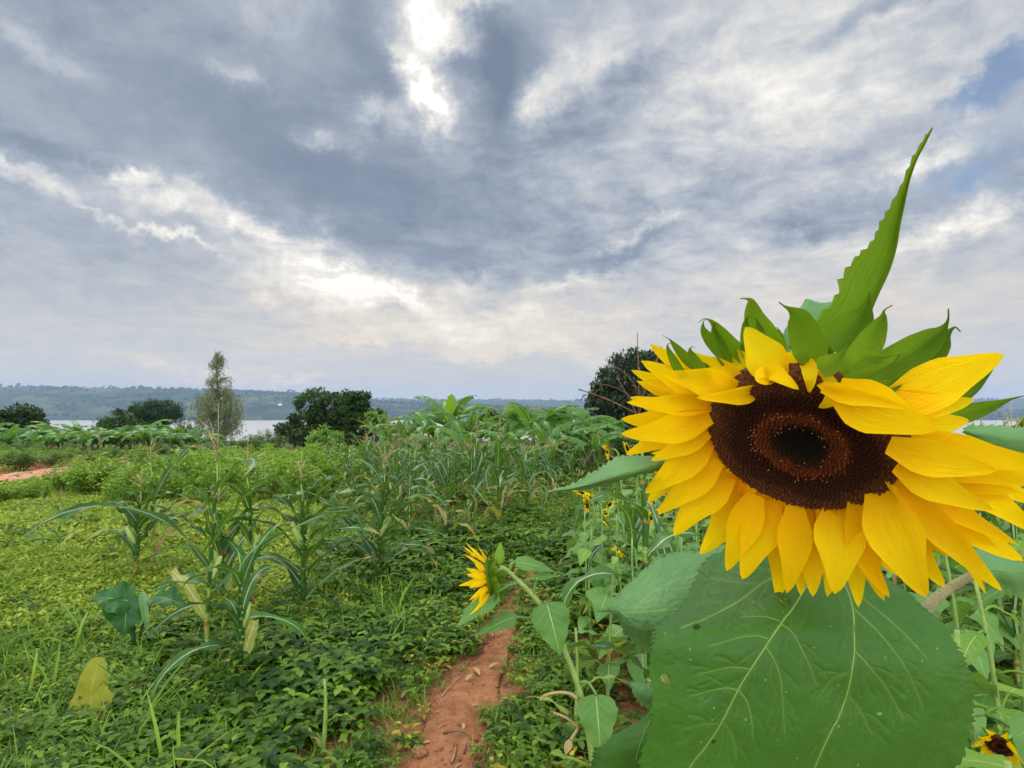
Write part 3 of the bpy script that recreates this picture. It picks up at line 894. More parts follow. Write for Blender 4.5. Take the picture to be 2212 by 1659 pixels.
# copies for the stand in the middle of the field and for the right side
MAIZE = []
for i in range(7):
    t = empty('maize_plant', (0, 0, 0), 'maize', 'maize plant', 'g')
    make_maize(t, 1.5, np.random.default_rng(200 + i), nleaf=8 + i % 4, yellow=2, tassel=i % 7 not in (1, 2, 5), ear=i % 2 == 0)
    MAIZE.append(t)
used = set()
def put_maize(loc, rz, sc, label, group):
    i = int(GR.integers(0, len(MAIZE)))
    if i not in used:
        used.add(i)
        r_ = MAIZE[i]
        r_.location, r_.rotation_euler, r_.scale = tuple(float(v) for v in loc), (0, 0, rz), (sc, sc, sc)
        r_['label'], r_['group'] = label, group
        return r_
    return dup(MAIZE[i], loc, rz, sc, label, group, tilt=(GR.normal(0, .05), GR.normal(0, .05)))
cells = []
for row in range(15):
    d = 7.3 + row * 0.92
    lo = np.interp(d, [7, 9, 12, 16, 21], [905, 830, 740, 720, 740])
    hi = np.interp(d, [7, 9, 12, 16, 21], [1010, 1130, 1210, 1290, 1320])
    x = lo
    while x < hi:
        cells.append((x + GR.uniform(-10, 10), d + GR.uniform(-0.35, 0.35)))
        x += 470.0 / d * GR.uniform(1.0, 1.5)
for (x, d) in cells:
    p = gpt(x, d)
    if path_dist(np.array([p[0]]), np.array([p[1]]))[0] < 0.35:
        continue
    z = 'near' if d < 10.5 else ('middle' if d < 15 else 'far')
    lab = {'near': 'green maize plant in the nearest rows of the crowded maize stand, left of the footpath',
           'middle': 'green maize plant crowded in the middle rows of the stand before the banana plants',
           'far': 'small maize plant in the farthest rows at the foot of the banana plants and trees'}[z]
    put_maize(p, GR.uniform(0, 6.28), GR.uniform(0.76, 1.0) if d < 10.5 else GR.uniform(.60, .84), lab, 'maize plants in the ' + z + ' rows')

# ------------------------------------------------------------------ leafy shrubs between the lawn and the road
def leaf_quads(b, C, N, Dv, L, W, tint, bend=0.25):
    """many simple leaves at once: centres C, normals N, directions Dv, lengths L, widths W; six vertices each"""
    n = len(C)
    Dv = Dv / (np.linalg.norm(Dv, axis=1)[:, None] + 1e-9)
    Sv = np.cross(Dv, N)
    Sv /= np.linalg.norm(Sv, axis=1)[:, None] + 1e-9
    N = np.cross(Sv, Dv)
    L, W = L[:, None], W[:, None]
    base, tip = C - Dv * L * .5 - N * L * bend * .3, C + Dv * L * .5 - N * L * bend
    m1, m2 = C - Dv * L * .05, C - Dv * L * .05
    V = np.stack([base, m1 - Sv * W * .5 + N * W * .12, C, m1 + Sv * W * .5 + N * W * .12, tip], 1).reshape(-1, 3)
    i = np.arange(n)[:, None] * 5
    q = np.concatenate([i + np.array([0, 2, 4, 1])[None], i + np.array([0, 3, 4, 2])[None]])
    uv = np.tile(np.array([[0, 0], [.5, -1], [.5, 0], [.5, 1], [1, 0]], float), (n, 1))
    b.add(V, q, uv=uv, tint=np.repeat(tint, 5))
def rand_dirs(r, n):
    v = r.normal(size=(n, 3))
    return v / np.linalg.norm(v, axis=1)[:, None]

def shrub_parts(root, r, w, h, nstem, lsz, mat, per=26):
    o = np.array(root['_o'])
    st, fo = MB(), MB()
    for s_ in range(nstem):
        a, rr = r.uniform(0, 6.28), w * 0.5 * math.sqrt(r.random())
        tip = np.array([rr * math.cos(a), rr * math.sin(a), h * (1 - 0.45 * (rr / (w * .5)) ** 2) * r.uniform(0.75, 1.08)])
        b0 = np.array([rr * .25 * math.cos(a), rr * .25 * math.sin(a), 0])
        c = arc(b0, tip, np.array([math.cos(a), math.sin(a), 0]) * r.uniform(-.05, .12), 7)
        st.tube(c + o, np.linspace(.011, .003, 7) * (h / 1.2), 5, r.random())
        n = per
        t = r.uniform(0.25, 1.03, n) ** 0.7
        pos = np.stack([np.interp(t, np.linspace(0, 1, 7), c[:, j]) for j in range(3)], 1)
        aa = r.uniform(0, 6.28, n)
        out = np.stack([np.cos(aa), np.sin(aa), r.uniform(-.35, .35, n)], 1)
        L = lsz * r.uniform(.7, 1.3, n)
        C = pos + out * (L * .75)[:, None]
        N = np.array([0, 0, 1.0]) + r.normal(0, .28, (n, 3))
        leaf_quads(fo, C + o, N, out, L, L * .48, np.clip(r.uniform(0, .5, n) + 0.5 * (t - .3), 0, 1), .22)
    fo.build('foliage', mat, root)
    st.build('stem', M_STEM, root)
SHRUB = []
for i in range(4):
    t = empty('leafy_shrub', (0, 0, 0), 'x', 'shrub', 'g')
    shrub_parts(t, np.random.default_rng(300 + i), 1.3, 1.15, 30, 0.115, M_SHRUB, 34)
    SHRUB.append(t)
BUSH = []
for i in range(3):
    t = empty('leafy_bush', (0, 0, 0), 'x', 'bush', 'g')
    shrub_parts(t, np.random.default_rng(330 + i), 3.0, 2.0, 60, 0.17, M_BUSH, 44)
    BUSH.append(t)
def placer(protos):
    state = set()
    def put(loc, rz, sc, label, group, tilt=(0, 0)):
        i = int(GR.integers(0, len(protos)))
        if i not in state:
            state.add(i)
            q = protos[i]
            q.location, q.rotation_euler = tuple(float(v) for v in loc), (tilt[0], tilt[1], rz)
            q.scale = (sc, sc, sc) if np.isscalar(sc) else sc
            q['label'], q['group'] = label, group
            return q
        return dup(protos[i], loc, rz, sc, label, group, tilt)
    return put
put_shrub, put_bush = placer(SHRUB), placer(BUSH)
for d in (19.5, 22.0, 25.0, 28.5, 32.5, 37.0):
    x = -90.0 + GR.uniform(0, 30)
    while x < np.interp(d, [19, 22, 28, 37], [150, 420, 520, 640]):
        p = gpt(x, d + GR.uniform(-.8, .8))
        q = road_dist(np.array([p[0]]), np.array([p[1]]))[0]
        if q > .9:
            put_shrub(p, GR.uniform(0, 6.28), GR.uniform(.5, .8) * (.75 if d < 24 else 1.05), 'green shrub lining the far side of the dirt road below the banana grove', 'shrubs beyond the road')
        x += 1250 / d * GR.uniform(.8, 1.3)
for row, d in enumerate([10.8, 12.0, 13.3, 14.6, 16.6, 18.6, 21, 24]):
    x = np.interp(d, [10, 12, 14, 17, 24], [330, 190, 150, 420, 480]) + GR.uniform(0, 20)
    hi = np.interp(d, [10, 12, 14, 17, 24], [700, 740, 770, 790, 800])
    while x < hi:
        dd = d + GR.uniform(-.4, .4)
        p = gpt(x, dd)
        if road_dist(np.array([p[0]]), np.array([p[1]]))[0] > 0.5:
            put_shrub(p, GR.uniform(0, 6.28), GR.uniform(.52, .72) if d < 11.5 else GR.uniform(.62, .92), 'bright green leafy shrub in the thicket between the lawn and the dirt road' if d < 16 else 'pale green shrub at the back of the thicket below the round dark tree', 'shrubs of the thicket')
        x += 1150 / d * GR.uniform(.75, 1.15)
for px, d, sc, lab in [(30, 10.6, .42, 'dark leafy shrub at the left edge before the dirt road'), (-25, 10.2, .46, 'leafy shrub cut by the left picture edge before the dirt road'), (85, 11.0, .42, 'smallest shrub right beside the red dirt road at the left'),
                       (150, 12.5, .70, 'round leafy shrub standing alone between road and thicket'), (195, 11.8, .68, 'shrub with light leaves at the left end of the thicket')]:
    put_shrub(gpt(px, d), GR.uniform(0, 6.28), sc, lab, 'shrubs near the road')
for px, d, sc, lab in [(45, 22, .42, 'dark bush right behind the red road bank at far left'), (-60, 24, .5, 'dark bush behind the road cut by the left edge'), (120, 25, .32, 'low green bush on the bank above the road, left of the dark tree pair'), (215, 25, .34, 'low bush on the red bank below the banana grove'),
                       (250, 29, .42, 'olive green bush spilling over the red bank'), (300, 27, .36, 'small bush on the bank beside the olive green one'), (355, 32, .5, 'bush on the far road side below the forked dark tree'), (410, 33, .5, 'bush at the left foot of the tall wispy tree'),
                       (545, 40, .75, 'round green bush before the lake just right of the tall wispy tree'), (580, 46, 1.0, 'bush between the wispy tree and the round dark tree'), (500, 36, .7, 'low bush at the right foot of the tall wispy tree'), (160, 33, .5, 'bush under the banana grove at left'), (60, 36, .55, 'dense bush below the dark trees at the far left'),
                       (860, 46, 1.0, 'dark bush on the lake side right of the round dark tree'), (920, 42, .7, 'bush behind the maize tassels beneath the slim conifer'), (1290, 26, .9, 'bush at the left foot of the mango tree'), (1370, 24, .9, 'bush below the mango tree crown'), (1450, 25, .8, 'bush under the mango tree next to the big flower')]:
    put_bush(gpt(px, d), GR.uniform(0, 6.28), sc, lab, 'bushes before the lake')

# ------------------------------------------------------------------ banana plants
def banana_blade(b, P, nr, W, r, tint, torn=0.5):
    n = len(P)
    u = np.linspace(0, 1, n)
    w = W * 0.5 * np.interp(u, [0, .1, .14, .3, .7, .92, 1], [.07, .07, .45, 1, .9, .5, .05])
    tg = np.gradient(P, axis=0)
    tg /= np.linalg.norm(tg, axis=1)[:, None]
    sv = np.cross(tg, nr)
    sv /= np.linalg.norm(sv, axis=1)[:, None] + 1e-9
    upv = np.cross(sv, tg)
    # two halves, torn crosswise into flaps that hang at their own angles
    for s_ in (-1, 1):
        i = 0
        while i < n - 1:
            k = int(r.integers(2, 5)) if r.random() < torn else int(r.integers(5, 9))
            j = min(i + k, n - 1)
            hang = r.uniform(.05, .5) if torn < .4 else r.uniform(.15, 1.15)
            sl = slice(i, j + 1)
            v = np.linspace(0, 1, 4)
            lateral = sv[sl][:, None] * (s_ * w[sl][:, None] * np.sin(np.clip(v * 1.0, 0, 1) * 1.2)[None] / math.sin(1.2))[..., None] * math.cos(hang * .8)
            drop = -upv[sl][:, None] * (w[sl][:, None] * (v ** 1.5)[None] * math.sin(hang) * .9)[..., None]
            qq = np.linspace(-1, 1, j - i + 1)
            gapw = np.linalg.norm(P[j] - P[i]) * .5
            fw = tg[sl][:, None] * (w[sl][:, None] * v[None] * .25 - (qq[:, None] * v[None] ** 1.2) * gapw * r.uniform(.12, .4) * (1 if torn > .3 else .15))[..., None]
            G = P[sl][:, None] + lateral + drop + fw
            uu = np.broadcast_to(u[sl][:, None], G.shape[:2])
            vv = np.broadcast_to((v * s_)[None], G.shape[:2])
            if s_ > 0:
                b.grid(G, np.stack([uu, vv], -1), tint + r.uniform(-.1, .1))
            else:
                b.grid(G[:, ::-1], np.stack([uu, vv], -1)[:, ::-1], tint + r.uniform(-.1, .1))
            i = j
    b.tube(P, np.linspace(.022, .005, n) * (W / .5), 5, .95)
def make_banana(root, r, H, nleaf=8, torn=.6, dry=2, leafL=1.5, W=.42, upright=1, trunk=.52):
    o = np.array(root['_o'])
    hs = H * trunk
    t = np.linspace(0, 1, 8)
    stem = np.stack([.06 * t ** 2 * r.normal(), .06 * t ** 2 * r.normal(), hs * t], 1) if False else np.stack([0.05 * t ** 2, 0 * t, hs * t], 1)
    MB().tube(stem + o, np.linspace(.105, .06, 8) * (H / 3), 9, .4).build('trunk', M_BANANA_STEM, root)
    nleaf += 2
    for i in range(nleaf + upright):
        up = i >= nleaf
        a = i * 2.4 + r.uniform(-.3, .3)
        L = leafL * (r.uniform(.5, .62) if up else r.uniform(.75, 1.1))
        rise = r.uniform(.2, .5) if up else r.uniform(.25, .75)
        droop = r.uniform(0, .35) if up else r.uniform(1.3, 2.5)
        P, nr = maize_leaf_pts(stem[-1] + o - np.array([0, 0, .1]), a, L, rise, droop, 22)
        b = MB()
        banana_blade(b, P, nr, W * r.uniform(.85, 1.15) * (.95 if up else L / leafL), r, r.uniform(.2, .8), .15 if up else torn)
        b.build('leaf', M_BANANA_YOUNG if up and r.random() < .6 else M_BANANA, root)
    for i in range(dry):
        a = r.uniform(0, 6.28)
        P, nr = maize_leaf_pts(stem[-2] + o, a, leafL * .6, 1.3, 1.7, 14)
        b = MB()
        banana_blade(b, P, nr, W * .5, r, .4, .9)
        b.build('dry_leaf', M_BANANA_DRY, root)
def banana_at(px, d, toppx, seed, label, name='banana_plant', rz=None, **kw):
    g = gpt(px, d)
    H = (at(px, toppx, (g - CAM) @ FWD)[2] - g[2]) * 1.06
    t = empty(name, g, label, 'banana plant', 'banana plants behind the maize')
    kw.setdefault('leafL', H * .92)
    kw.setdefault('W', H * .19)
    make_banana(t, np.random.default_rng(seed), H, **kw)
    if rz is not None:
        t.rotation_euler = (0, 0, rz)
    return t
banana_at(970, 24, 855, 401, 'tallest banana plant of the field, one upright leaf standing against the lake', nleaf=8, torn=.7, dry=3)
banana_at(1118, 20, 878, 402, 'banana plant with one broad bright upright leaf in the middle of the maize stand', nleaf=6, torn=.4, dry=2, upright=2)
banana_at(1165, 21, 880, 403, 'banana plant with two slanting split leaves right of the bright upright leaf', nleaf=8, torn=.6, dry=1, upright=0)
banana_at(1205, 17.5, 905, 404, 'low banana plant with bowed leaves just above the long pale sunflower leaf', nleaf=7, torn=.5, dry=1, upright=0)
banana_at(1232, 18.5, 900, 405, 'banana plant with a dark slim trunk near the left of the mango tree', nleaf=7, torn=.6, dry=1, upright=0)
banana_at(1262, 24, 890, 406, 'thin banana plant with one spiky upright leaf touching the mango tree crown', nleaf=5, torn=.7, dry=0, upright=1)
banana_at(908, 26, 930, 407, 'short banana plant with one yellow-green upright leaf left of the tallest banana plant', nleaf=4, torn=.4, dry=1, upright=2)
banana_at(1035, 24, 895, 408, 'banana plant with feathered drooping leaves below the small lakeside tree', nleaf=7, torn=.8, dry=1, upright=0)
banana_at(1075, 17, 930, 409, 'low dark banana plant sunk among the maize left of the bright upright leaf', nleaf=6, torn=.5, dry=1, upright=0)
banana_at(1140, 15.5, 945, 410, 'squat banana plant in the maize before the bright upright leaf', nleaf=6, torn=.4, dry=1, upright=0)
banana_at(1290, 21, 905, 411, 'leafy banana plant at the foot of the mango tree', nleaf=7, torn=.5, dry=1, upright=0)
banana_at(1190, 24, 890, 412, 'banana plant half hidden behind the slanting split leaves', nleaf=7, torn=.6, dry=1, upright=0)
for px, d, tp, sd in [(880, 23, 900, 421), (935, 21, 885, 422), (1010, 21, 872, 423), (1060, 22.5, 880, 424), (1150, 19, 868, 425), (1100, 24, 880, 426), (1225, 22, 870, 427), (1250, 19, 900, 428), (1320, 22, 900, 429), (1180, 16.5, 910, 430), (1000, 18, 912, 431), (840, 25, 918, 432), (1085, 18, 905, 433), (950, 18.5, 925, 434), (1280, 17, 925, 435)]:
    banana_at(px, d, tp, sd, 'leafy banana plant without upright leaf, in the row closing the maize field', nleaf=6, torn=.6, dry=1, upright=0)['group'] = 'banana plants closing the maize field'
GROVE = []
for i in range(4):
    t = empty('banana_plant', (0, 0, 0), 'x', 'banana plant', 'g')
    make_banana(t, np.random.default_rng(440 + i), 2.4, nleaf=10, torn=.6, dry=1, leafL=2.0, W=.5, upright=0, trunk=.30)
    GROVE.append(t)
put_grove = placer(GROVE)
for px, d, sc in [(20, 40, .85), (70, 44, .9), (105, 39, .8), (140, 46, 1.0), (165, 42, .85), (185, 47, 1.0), (215, 44, .9), (240, 41, .8), (300, 43, 1.1), (318, 40, .95), (345, 45, .85), (375, 42, .8), (395, 46, .9), (265, 46, .95), (430, 44, .85), (-40, 43, 1.0), (45, 41, .9), (128, 43, .95), (200, 40, .85), (228, 46, 1.0), (282, 41, .9), (-10, 46, 1.0), (90, 47, 1.05)]:
    put_grove(gpt(px, d), GR.uniform(0, 6.28), sc * 1.42, 'pale banana plant in the grove beyond the dirt road' if px < 260 else 'banana plant in front of the dark trees left of the tall wispy tree', 'banana grove beyond the road')

# ------------------------------------------------------------------ trees
def limb_path(r, a, b, wob, n=8):
    c = arc(a, b, r.normal(0, wob, 3), n)
    c[1:-1] += r.normal(0, wob * .25, (n - 2, 3))
    return c
def clump_tree(name, g, H, W, label, seed, mat, nclump, per, lsz, base=.25, shape='dome', trunk=.03, ntrunk=1, lw=.5, droop=0.0, csz=.16, group=None, rough=.2):
    """tapered trunk with limbs running to leaf clumps spread through the crown's volume"""
    r = np.random.default_rng(seed)
    g = np.asarray(g, float)
    t = empty(name, g, label, 'tree', group)
    tr, fo = MB(), MB()
    cz = H * (base + (1 - base) * .5)
    cents = []
    while len(cents) < nclump:
        v = r.normal(size=3)
        v /= np.linalg.norm(v)
        rad = r.random() ** .38
        if shape == 'dome' and v[2] < -.55:
            continue
        lump = 1 + rough * (math.sin(3 * v[0] + seed) + math.sin(4 * v[1] + 2 * seed) + math.sin(5 * v[2] + seed)) / 2
        p = v * rad * lump * np.array([W / 2, W / 2, H * (1 - base) / 2])
        cents.append(p + [0, 0, cz])
    cents = np.array(cents)
    for q in range(ntrunk):
        top = np.array([r.normal(0, W * .04), r.normal(0, W * .04), cz + H * .1])
        tp = limb_path(r, np.array([r.normal(0, .06) * ntrunk, r.normal(0, .06) * ntrunk, -.1]), top, H * .015)
        tr.tube(tp + g, H * trunk * np.linspace(1.15, .35, len(tp)), 9, .4)
        for i in r.choice(len(cents), min(len(cents), 16), replace=False):
            f = r.uniform(.35, .9)
            p0 = np.array([np.interp(f, np.linspace(0, 1, len(tp)), tp[:, j]) for j in range(3)])
            c = limb_path(r, p0, cents[i], H * .03)
            tr.tube(c + g, H * trunk * .42 * np.linspace(1, .2, len(c)), 5, .5)
    for c in cents:
        n = per
        cs = csz * W * r.uniform(.6, 1.3)
        tone = r.uniform(0, .55)
        dv = rand_dirs(r, n)
        pos = c + dv * (cs * r.random((n, 1)) ** .4) * np.array([1, 1, .8])
        out = dv + r.normal(0, .5, (n, 3)) + np.array([0, 0, -droop])
        N = dv * .5 + np.array([0, 0, .8]) + r.normal(0, .4, (n, 3))
        L = lsz * r.uniform(.7, 1.35, n)
        leaf_quads(fo, pos + g, N, out, L, L * lw, np.clip(tone + .45 * dv[:, 2] * 0 + r.uniform(0, .45, n), 0, 1), .2)
    fo.build('crown', mat, t)
    tr.build('trunk', M_BARK, t)
    return t
def tree_px(px, d, toppx):
    g = gpt(px, d)
    return g, at(px, toppx, (g - CAM) @ FWD)[2] - g[2]
def pw(wpx, d):
    return wpx / F * d
g, H = tree_px(735, 52, 841)
clump_tree('broadleaf_tree', g, H, pw(172, 52), 'big round dark green tree standing alone before the lake', 501, M_DARKLEAF, 230, 100, .30, base=.08, shape='ball', csz=.085, lw=.5, rough=.26)
g, H = tree_px(640, 55, 905)
clump_tree('broadleaf_tree', g, H, pw(80, 55), 'smaller dark tree merging into the left flank of the big round tree', 502, M_DARKLEAF, 60, 90, .28, base=.05, csz=.16)
g, H = tree_px(812, 50, 884)
clump_tree('broadleaf_tree', g, H, pw(60, 50), 'small lighter green tree at the right flank of the big round tree', 503, M_LIGHTLEAF, 26, 60, .32, base=.3, csz=.17)
g, H = tree_px(708, 33, 926)
clump_tree('broadleaf_tree', g, H, pw(85, 33), 'bright green sapling before the big round dark tree', 504, M_LIGHTLEAF, 40, 50, .22, base=.1, csz=.15, lw=.42)
g, H = tree_px(1398, 34, 762)
clump_tree('mango_tree', g, H, pw(262, 34), 'large dark mango tree with hanging leaf bunches behind the big sunflower', 505, M_MANGO, 520, 50, .34, base=.14, shape='ball', csz=.075, lw=.27, droop=.9, rough=.10)
g, H = tree_px(1065, 46, 886)
clump_tree('broadleaf_tree', g, H, pw(80, 46), 'small open-crowned tree at the lakeside between two banana plants', 506, M_DARKLEAF, 40, 60, .24, base=.38, csz=.15)
g, H = tree_px(862, 50, 916)
clump_tree('broadleaf_tree', g, H, pw(38, 50), 'tiny forked tree standing dark against the water', 507, M_DARKLEAF, 14, 60, .26, base=.4, csz=.2)
g, H = tree_px(875, 54, 926)
clump_tree('broadleaf_tree', g, H, pw(30, 54), 'tiny low tree beside the forked one against the water', 517, M_BUSH, 10, 50, .26, base=.2, csz=.22)
g, H = tree_px(904, 60, 906)
clump_tree('conifer_tree', g, H, pw(18, 60), 'slim pointed tree rising from the shore left of the tallest banana plant', 508, M_WISPY, 30, 70, .3, base=.1, csz=.35, lw=.3)
g, H = tree_px(25, 62, 872)
clump_tree('broadleaf_tree', g, H, pw(108, 62), 'dark tree at the left edge of the picture above the banana grove', 509, M_DARKLEAF, 70, 70, .36, base=.25, csz=.14)
g, H = tree_px(-30, 60, 890)
clump_tree('broadleaf_tree', g, H, pw(90, 60), 'dark tree cut off by the left picture edge', 510, M_DARKLEAF, 60, 70, .36, base=.2, csz=.14)
g, H = tree_px(66, 64, 878)
clump_tree('broadleaf_tree', g, H, pw(60, 64), 'narrow dark tree right of the one at the left edge', 511, M_DARKLEAF, 34, 70, .36, base=.2, csz=.18)
g, H = tree_px(268, 52, 886)
clump_tree('broadleaf_tree', g, H, pw(100, 52), 'spreading dark tree behind the banana plants, lower neighbour of the umbrella crown', 512, M_DARKLEAF, 70, 70, .30, base=.1, csz=.14)
g, H = tree_px(345, 56, 869)
clump_tree('umbrella_tree', g, H, pw(96, 56), 'dark umbrella-crowned tree with needle clumps and bare forked trunk', 513, M_PINE, 90, 170, .28, base=.42, csz=.14, lw=.16, ntrunk=2, trunk=.02)
g, H = tree_px(400, 50, 918)
clump_tree('broadleaf_tree', g, H, pw(58, 50), 'thin dark tree close left of the tall wispy tree', 514, M_DARKLEAF, 24, 60, .30, base=.1, csz=.18, lw=.3)

def wispy_tree(px, d, toppx, label):
    """tall tree whose twigs hang in feathery sprays: a narrow open top over a broad skirt"""
    r = np.random.default_rng(520)
    g, H = tree_px(px, d, toppx)
    t = empty('wispy_tree', g, label, 'tree')
    tr, fo = MB(), MB()
    tp = np.stack([H * .012 * np.sin(np.linspace(0, 5, 14)), H * .008 * np.cos(np.linspace(0, 4, 14)), np.linspace(-.1, H * .97, 14)], 1)
    tr.tube(tp + g, np.linspace(.21, .02, 14), 9, .4)
    tr.tube(limb_path(r, np.array([.3, .1, -.1]), np.array([1.1, .2, H * .55]), .2) + g, np.linspace(.15, .03, 8), 7, .4)
    for i in range(140):
        z = H * (r.uniform(.16, .98))
        f = z / H
        half = np.interp(f, [.1, .25, .45, .58, .66, .85, 1], [2.3, 3.3, 3.2, 2.3, 1.55, 1.25, .25]) * r.uniform(.45, 1.05)
        a = r.uniform(0, 6.28)
        x0 = np.array([np.interp(z * .93, tp[:, 2], tp[:, 0]), np.interp(z * .93, tp[:, 2], tp[:, 1]), z * .93])
        tip = np.array([half * math.cos(a), half * math.sin(a), z + half * .12])
        c = arc(x0, tip, np.array([0, 0, half * .14]), 6)
        tr.tube(c + g, np.linspace(.035, .008, 6), 4, .5)
        nsp = 12 if f < .6 else 5
        for k in range(nsp):
            q = np.array([np.interp(r.uniform(.3, 1.05), np.linspace(0, 1, 6), c[:, j]) for j in range(3)]) + r.normal(0, .12, 3)
            n = 12 if f < .6 else 8
            hang = (1.5 if f < .6 else .8) * r.uniform(.5, 1.2)
            s_ = r.random(n)
            sw = r.normal(0, .18, 2)
            pos = q + np.stack([sw[0] * s_ + r.normal(0, .06, n), sw[1] * s_ + r.normal(0, .06, n), -hang * s_ ** .9], 1)
            out = np.stack([r.normal(0, .45, n), r.normal(0, .45, n), -np.ones(n)], 1)
            L = r.uniform(.22, .42, n)
            leaf_quads(fo, pos + g, rand_dirs(r, n), out, L, L * .17, np.clip(r.uniform(0, .5) + r.uniform(0, .5, n), 0, 1), .1)
    fo.build('crown', M_WISPY, t)
    tr.build('trunk', M_BARK, t)
wispy_tree(470, 66, 752, 'tall wispy tree with feathery hanging twigs rising above the far hill')

# ------------------------------------------------------------------ ground cover: weeds and grass nobody could count
M_WEED = leaf_mat('weed_leaf', srgb(26, 58, 8), srgb(124, 155, 42), 0.29, 0.55, 0.22, srgb(140, 180, 30), nscale=3)
M_WEED_OLD = leaf_mat('withered_leaf', srgb(150, 130, 40), srgb(196, 176, 60), 0.30, 0.6, 0.2, nscale=9)
M_GRASS = leaf_mat('grass_blade', srgb(50, 88, 16), srgb(128, 160, 48), 0.32, 0.55, 0.22, srgb(140, 170, 50), nscale=4)
M_LAWN = leaf_mat('lawn_leaf', srgb(94, 122, 22), srgb(168, 180, 64), 0.34, 0.6, 0.15, srgb(160, 180, 60), nscale=2)

def leaf_proto(L, W, nseg=3, fold=.25, bend=.3):
    u = np.linspace(0, 1, nseg + 1)
    mid = np.stack([L * u * np.cos(bend * u), 0 * u, L * u * np.sin(-bend * u * .9) * u], 1)
    w = W * .5 * np.sin(np.pi * np.clip(u * .82 + .12, 0, 1)) ** .8 * (1 - u ** 6)
    nr = np.tile([0, 0, 1.0], (nseg + 1, 1))
    return leaf_surface(mid, nr, w, w, 1, fold=fold)
def proto(build):
    b = MB()
    build(b)
    return np.concatenate(b.V), np.concatenate(b.Q), np.concatenate(b.C), np.concatenate(b.U)
def rot(a, tilt, P):
    c, s_ = math.cos(tilt), math.sin(tilt)
    Q = P @ np.array([[c, 0, s_], [0, 1, 0], [-s_, 0, c]])     # tilt>0 raises the tip
    c, s_ = math.cos(a), math.sin(a)
    return Q @ np.array([[c, s_, 0], [-s_, c, 0], [0, 0, 1]])
def weed_broad(r, nl=9, L=.05, h=.12):
    def f(b):
        for i in range(nl):
            z = h * (i + .6) / nl
            a = i * 2.4 + r.uniform(-.3, .3)
            l = L * r.uniform(.8, 1.25) * (1.15 - .4 * i / nl)
            G = rot(a, r.uniform(-.05, .6), leaf_proto(l, l * .55).reshape(-1, 3)).reshape(4, 3, 3)
            off = np.array([math.cos(a), math.sin(a), 0]) * L * r.uniform(.25, .7)
            b.grid(G + off + [0, 0, z], tint=np.clip(.15 + .55 * i / nl + r.uniform(-.1, .2), 0, 1))  # lower leaves tinted darker: occlusion between the layers put into the colour
    return proto(f)
def weed_tri(r, n=5, L=.055, h=.16):
    def f(b):
        for i in range(n):
            a0 = r.uniform(0, 6.28)
            c = np.array([math.cos(a0), math.sin(a0), 0]) * r.uniform(.02, .09) + [0, 0, h * r.uniform(.45, 1)]
            t = r.uniform(.1, .9)
            for k in range(3):
                G = rot(a0 + (k - 1) * 1.9, r.uniform(-.25, .35), leaf_proto(L, L * .7).reshape(-1, 3)).reshape(4, 3, 3)
                b.grid(G + c, tint=t)
    return proto(f)
def grass_tuft(r, n=9, L=.2, W=.007):
    def f(b):
        for i in range(n):
            a = r.uniform(0, 6.28)
            P, nr = maize_leaf_pts((r.normal(0, .02), r.normal(0, .02), 0), a, L * r.uniform(.6, 1.2), r.uniform(.1, .7), r.uniform(.5, 1.7), 5)
            w = W * .5 * np.array([.8, 1, .9, .6, .08])
            b.grid(leaf_surface(P, nr, w, w, 1, fold=.3), tint=r.random())
    return proto(f)
def lawn_tuft(r):
    def f(b):
        for i in range(16):
            a = r.uniform(0, 6.28)
            c = np.array([r.normal(0, .07), r.normal(0, .07), r.uniform(.01, .07)])
            G = rot(a, r.uniform(-.1, 1.0), leaf_proto(.045, .024, 2).reshape(-1, 3)).reshape(3, 3, 3)
            b.grid(G + c, tint=r.random())
        for i in range(7):
            P, nr = maize_leaf_pts((r.normal(0, .06), r.normal(0, .06), 0), r.uniform(0, 6.28), r.uniform(.06, .13), r.uniform(.1, .6), r.uniform(.4, 1.5), 4)
            w = .0045 * np.array([.8, 1, .8, .1])
            b.grid(leaf_surface(P, nr, w, w, 1, fold=.3), tint=r.random())
    return proto(f)
def scatter(b, protos, X, Y, sc, r, zoff=0.0, tiltmax=.2, tint=None):
    """stamp the prototypes at many ground points"""
    n = len(X)
    Z = height(X, Y) + zoff
    which = r.integers(0, len(protos), n)
    az = r.uniform(0, 6.28, n)
    for w, (V, Q, C, U) in enumerate(protos):
        idx = np.where(which == w)[0]
        if not len(idx):
            continue
        c, s_ = np.cos(az[idx])[:, None], np.sin(az[idx])[:, None]
        k = sc[idx][:, None]
        x = (V[None, :, 0] * c - V[None, :, 1] * s_) * k
        y = (V[None, :, 0] * s_ + V[None, :, 1] * c) * k
        z = np.broadcast_to(V[None, :, 2] * k, x.shape)
        tx, ty = r.normal(0, tiltmax, (2, len(idx), 1))
        P = np.stack([x + z * tx + X[idx][:, None], y + z * ty + Y[idx][:, None], z + Z[idx][:, None]], -1)
        qs = (Q[None] + (np.arange(len(idx)) * len(V))[:, None, None]).reshape(-1, 4)
        tt = np.clip(C[None] + (r.uniform(-.25, .25, (len(idx), 1)) if tint is None else tint[idx][:, None]), 0, 1)
        b.add(P.reshape(-1, 3), qs, uv=np.tile(U, (len(idx), 1)), tint=tt.ravel())
def wedge(r, n, d0, d1, margin=1.12, p=1.0):
    """random ground points inside the view's wedge between two distances, denser towards the camera for p<1"""
    d = (d0 ** p + (d1 ** p - d0 ** p) * r.random(n)) ** (1 / p)
    x = r.uniform(-1106, 1106, n) * margin / F * d
    return x, d
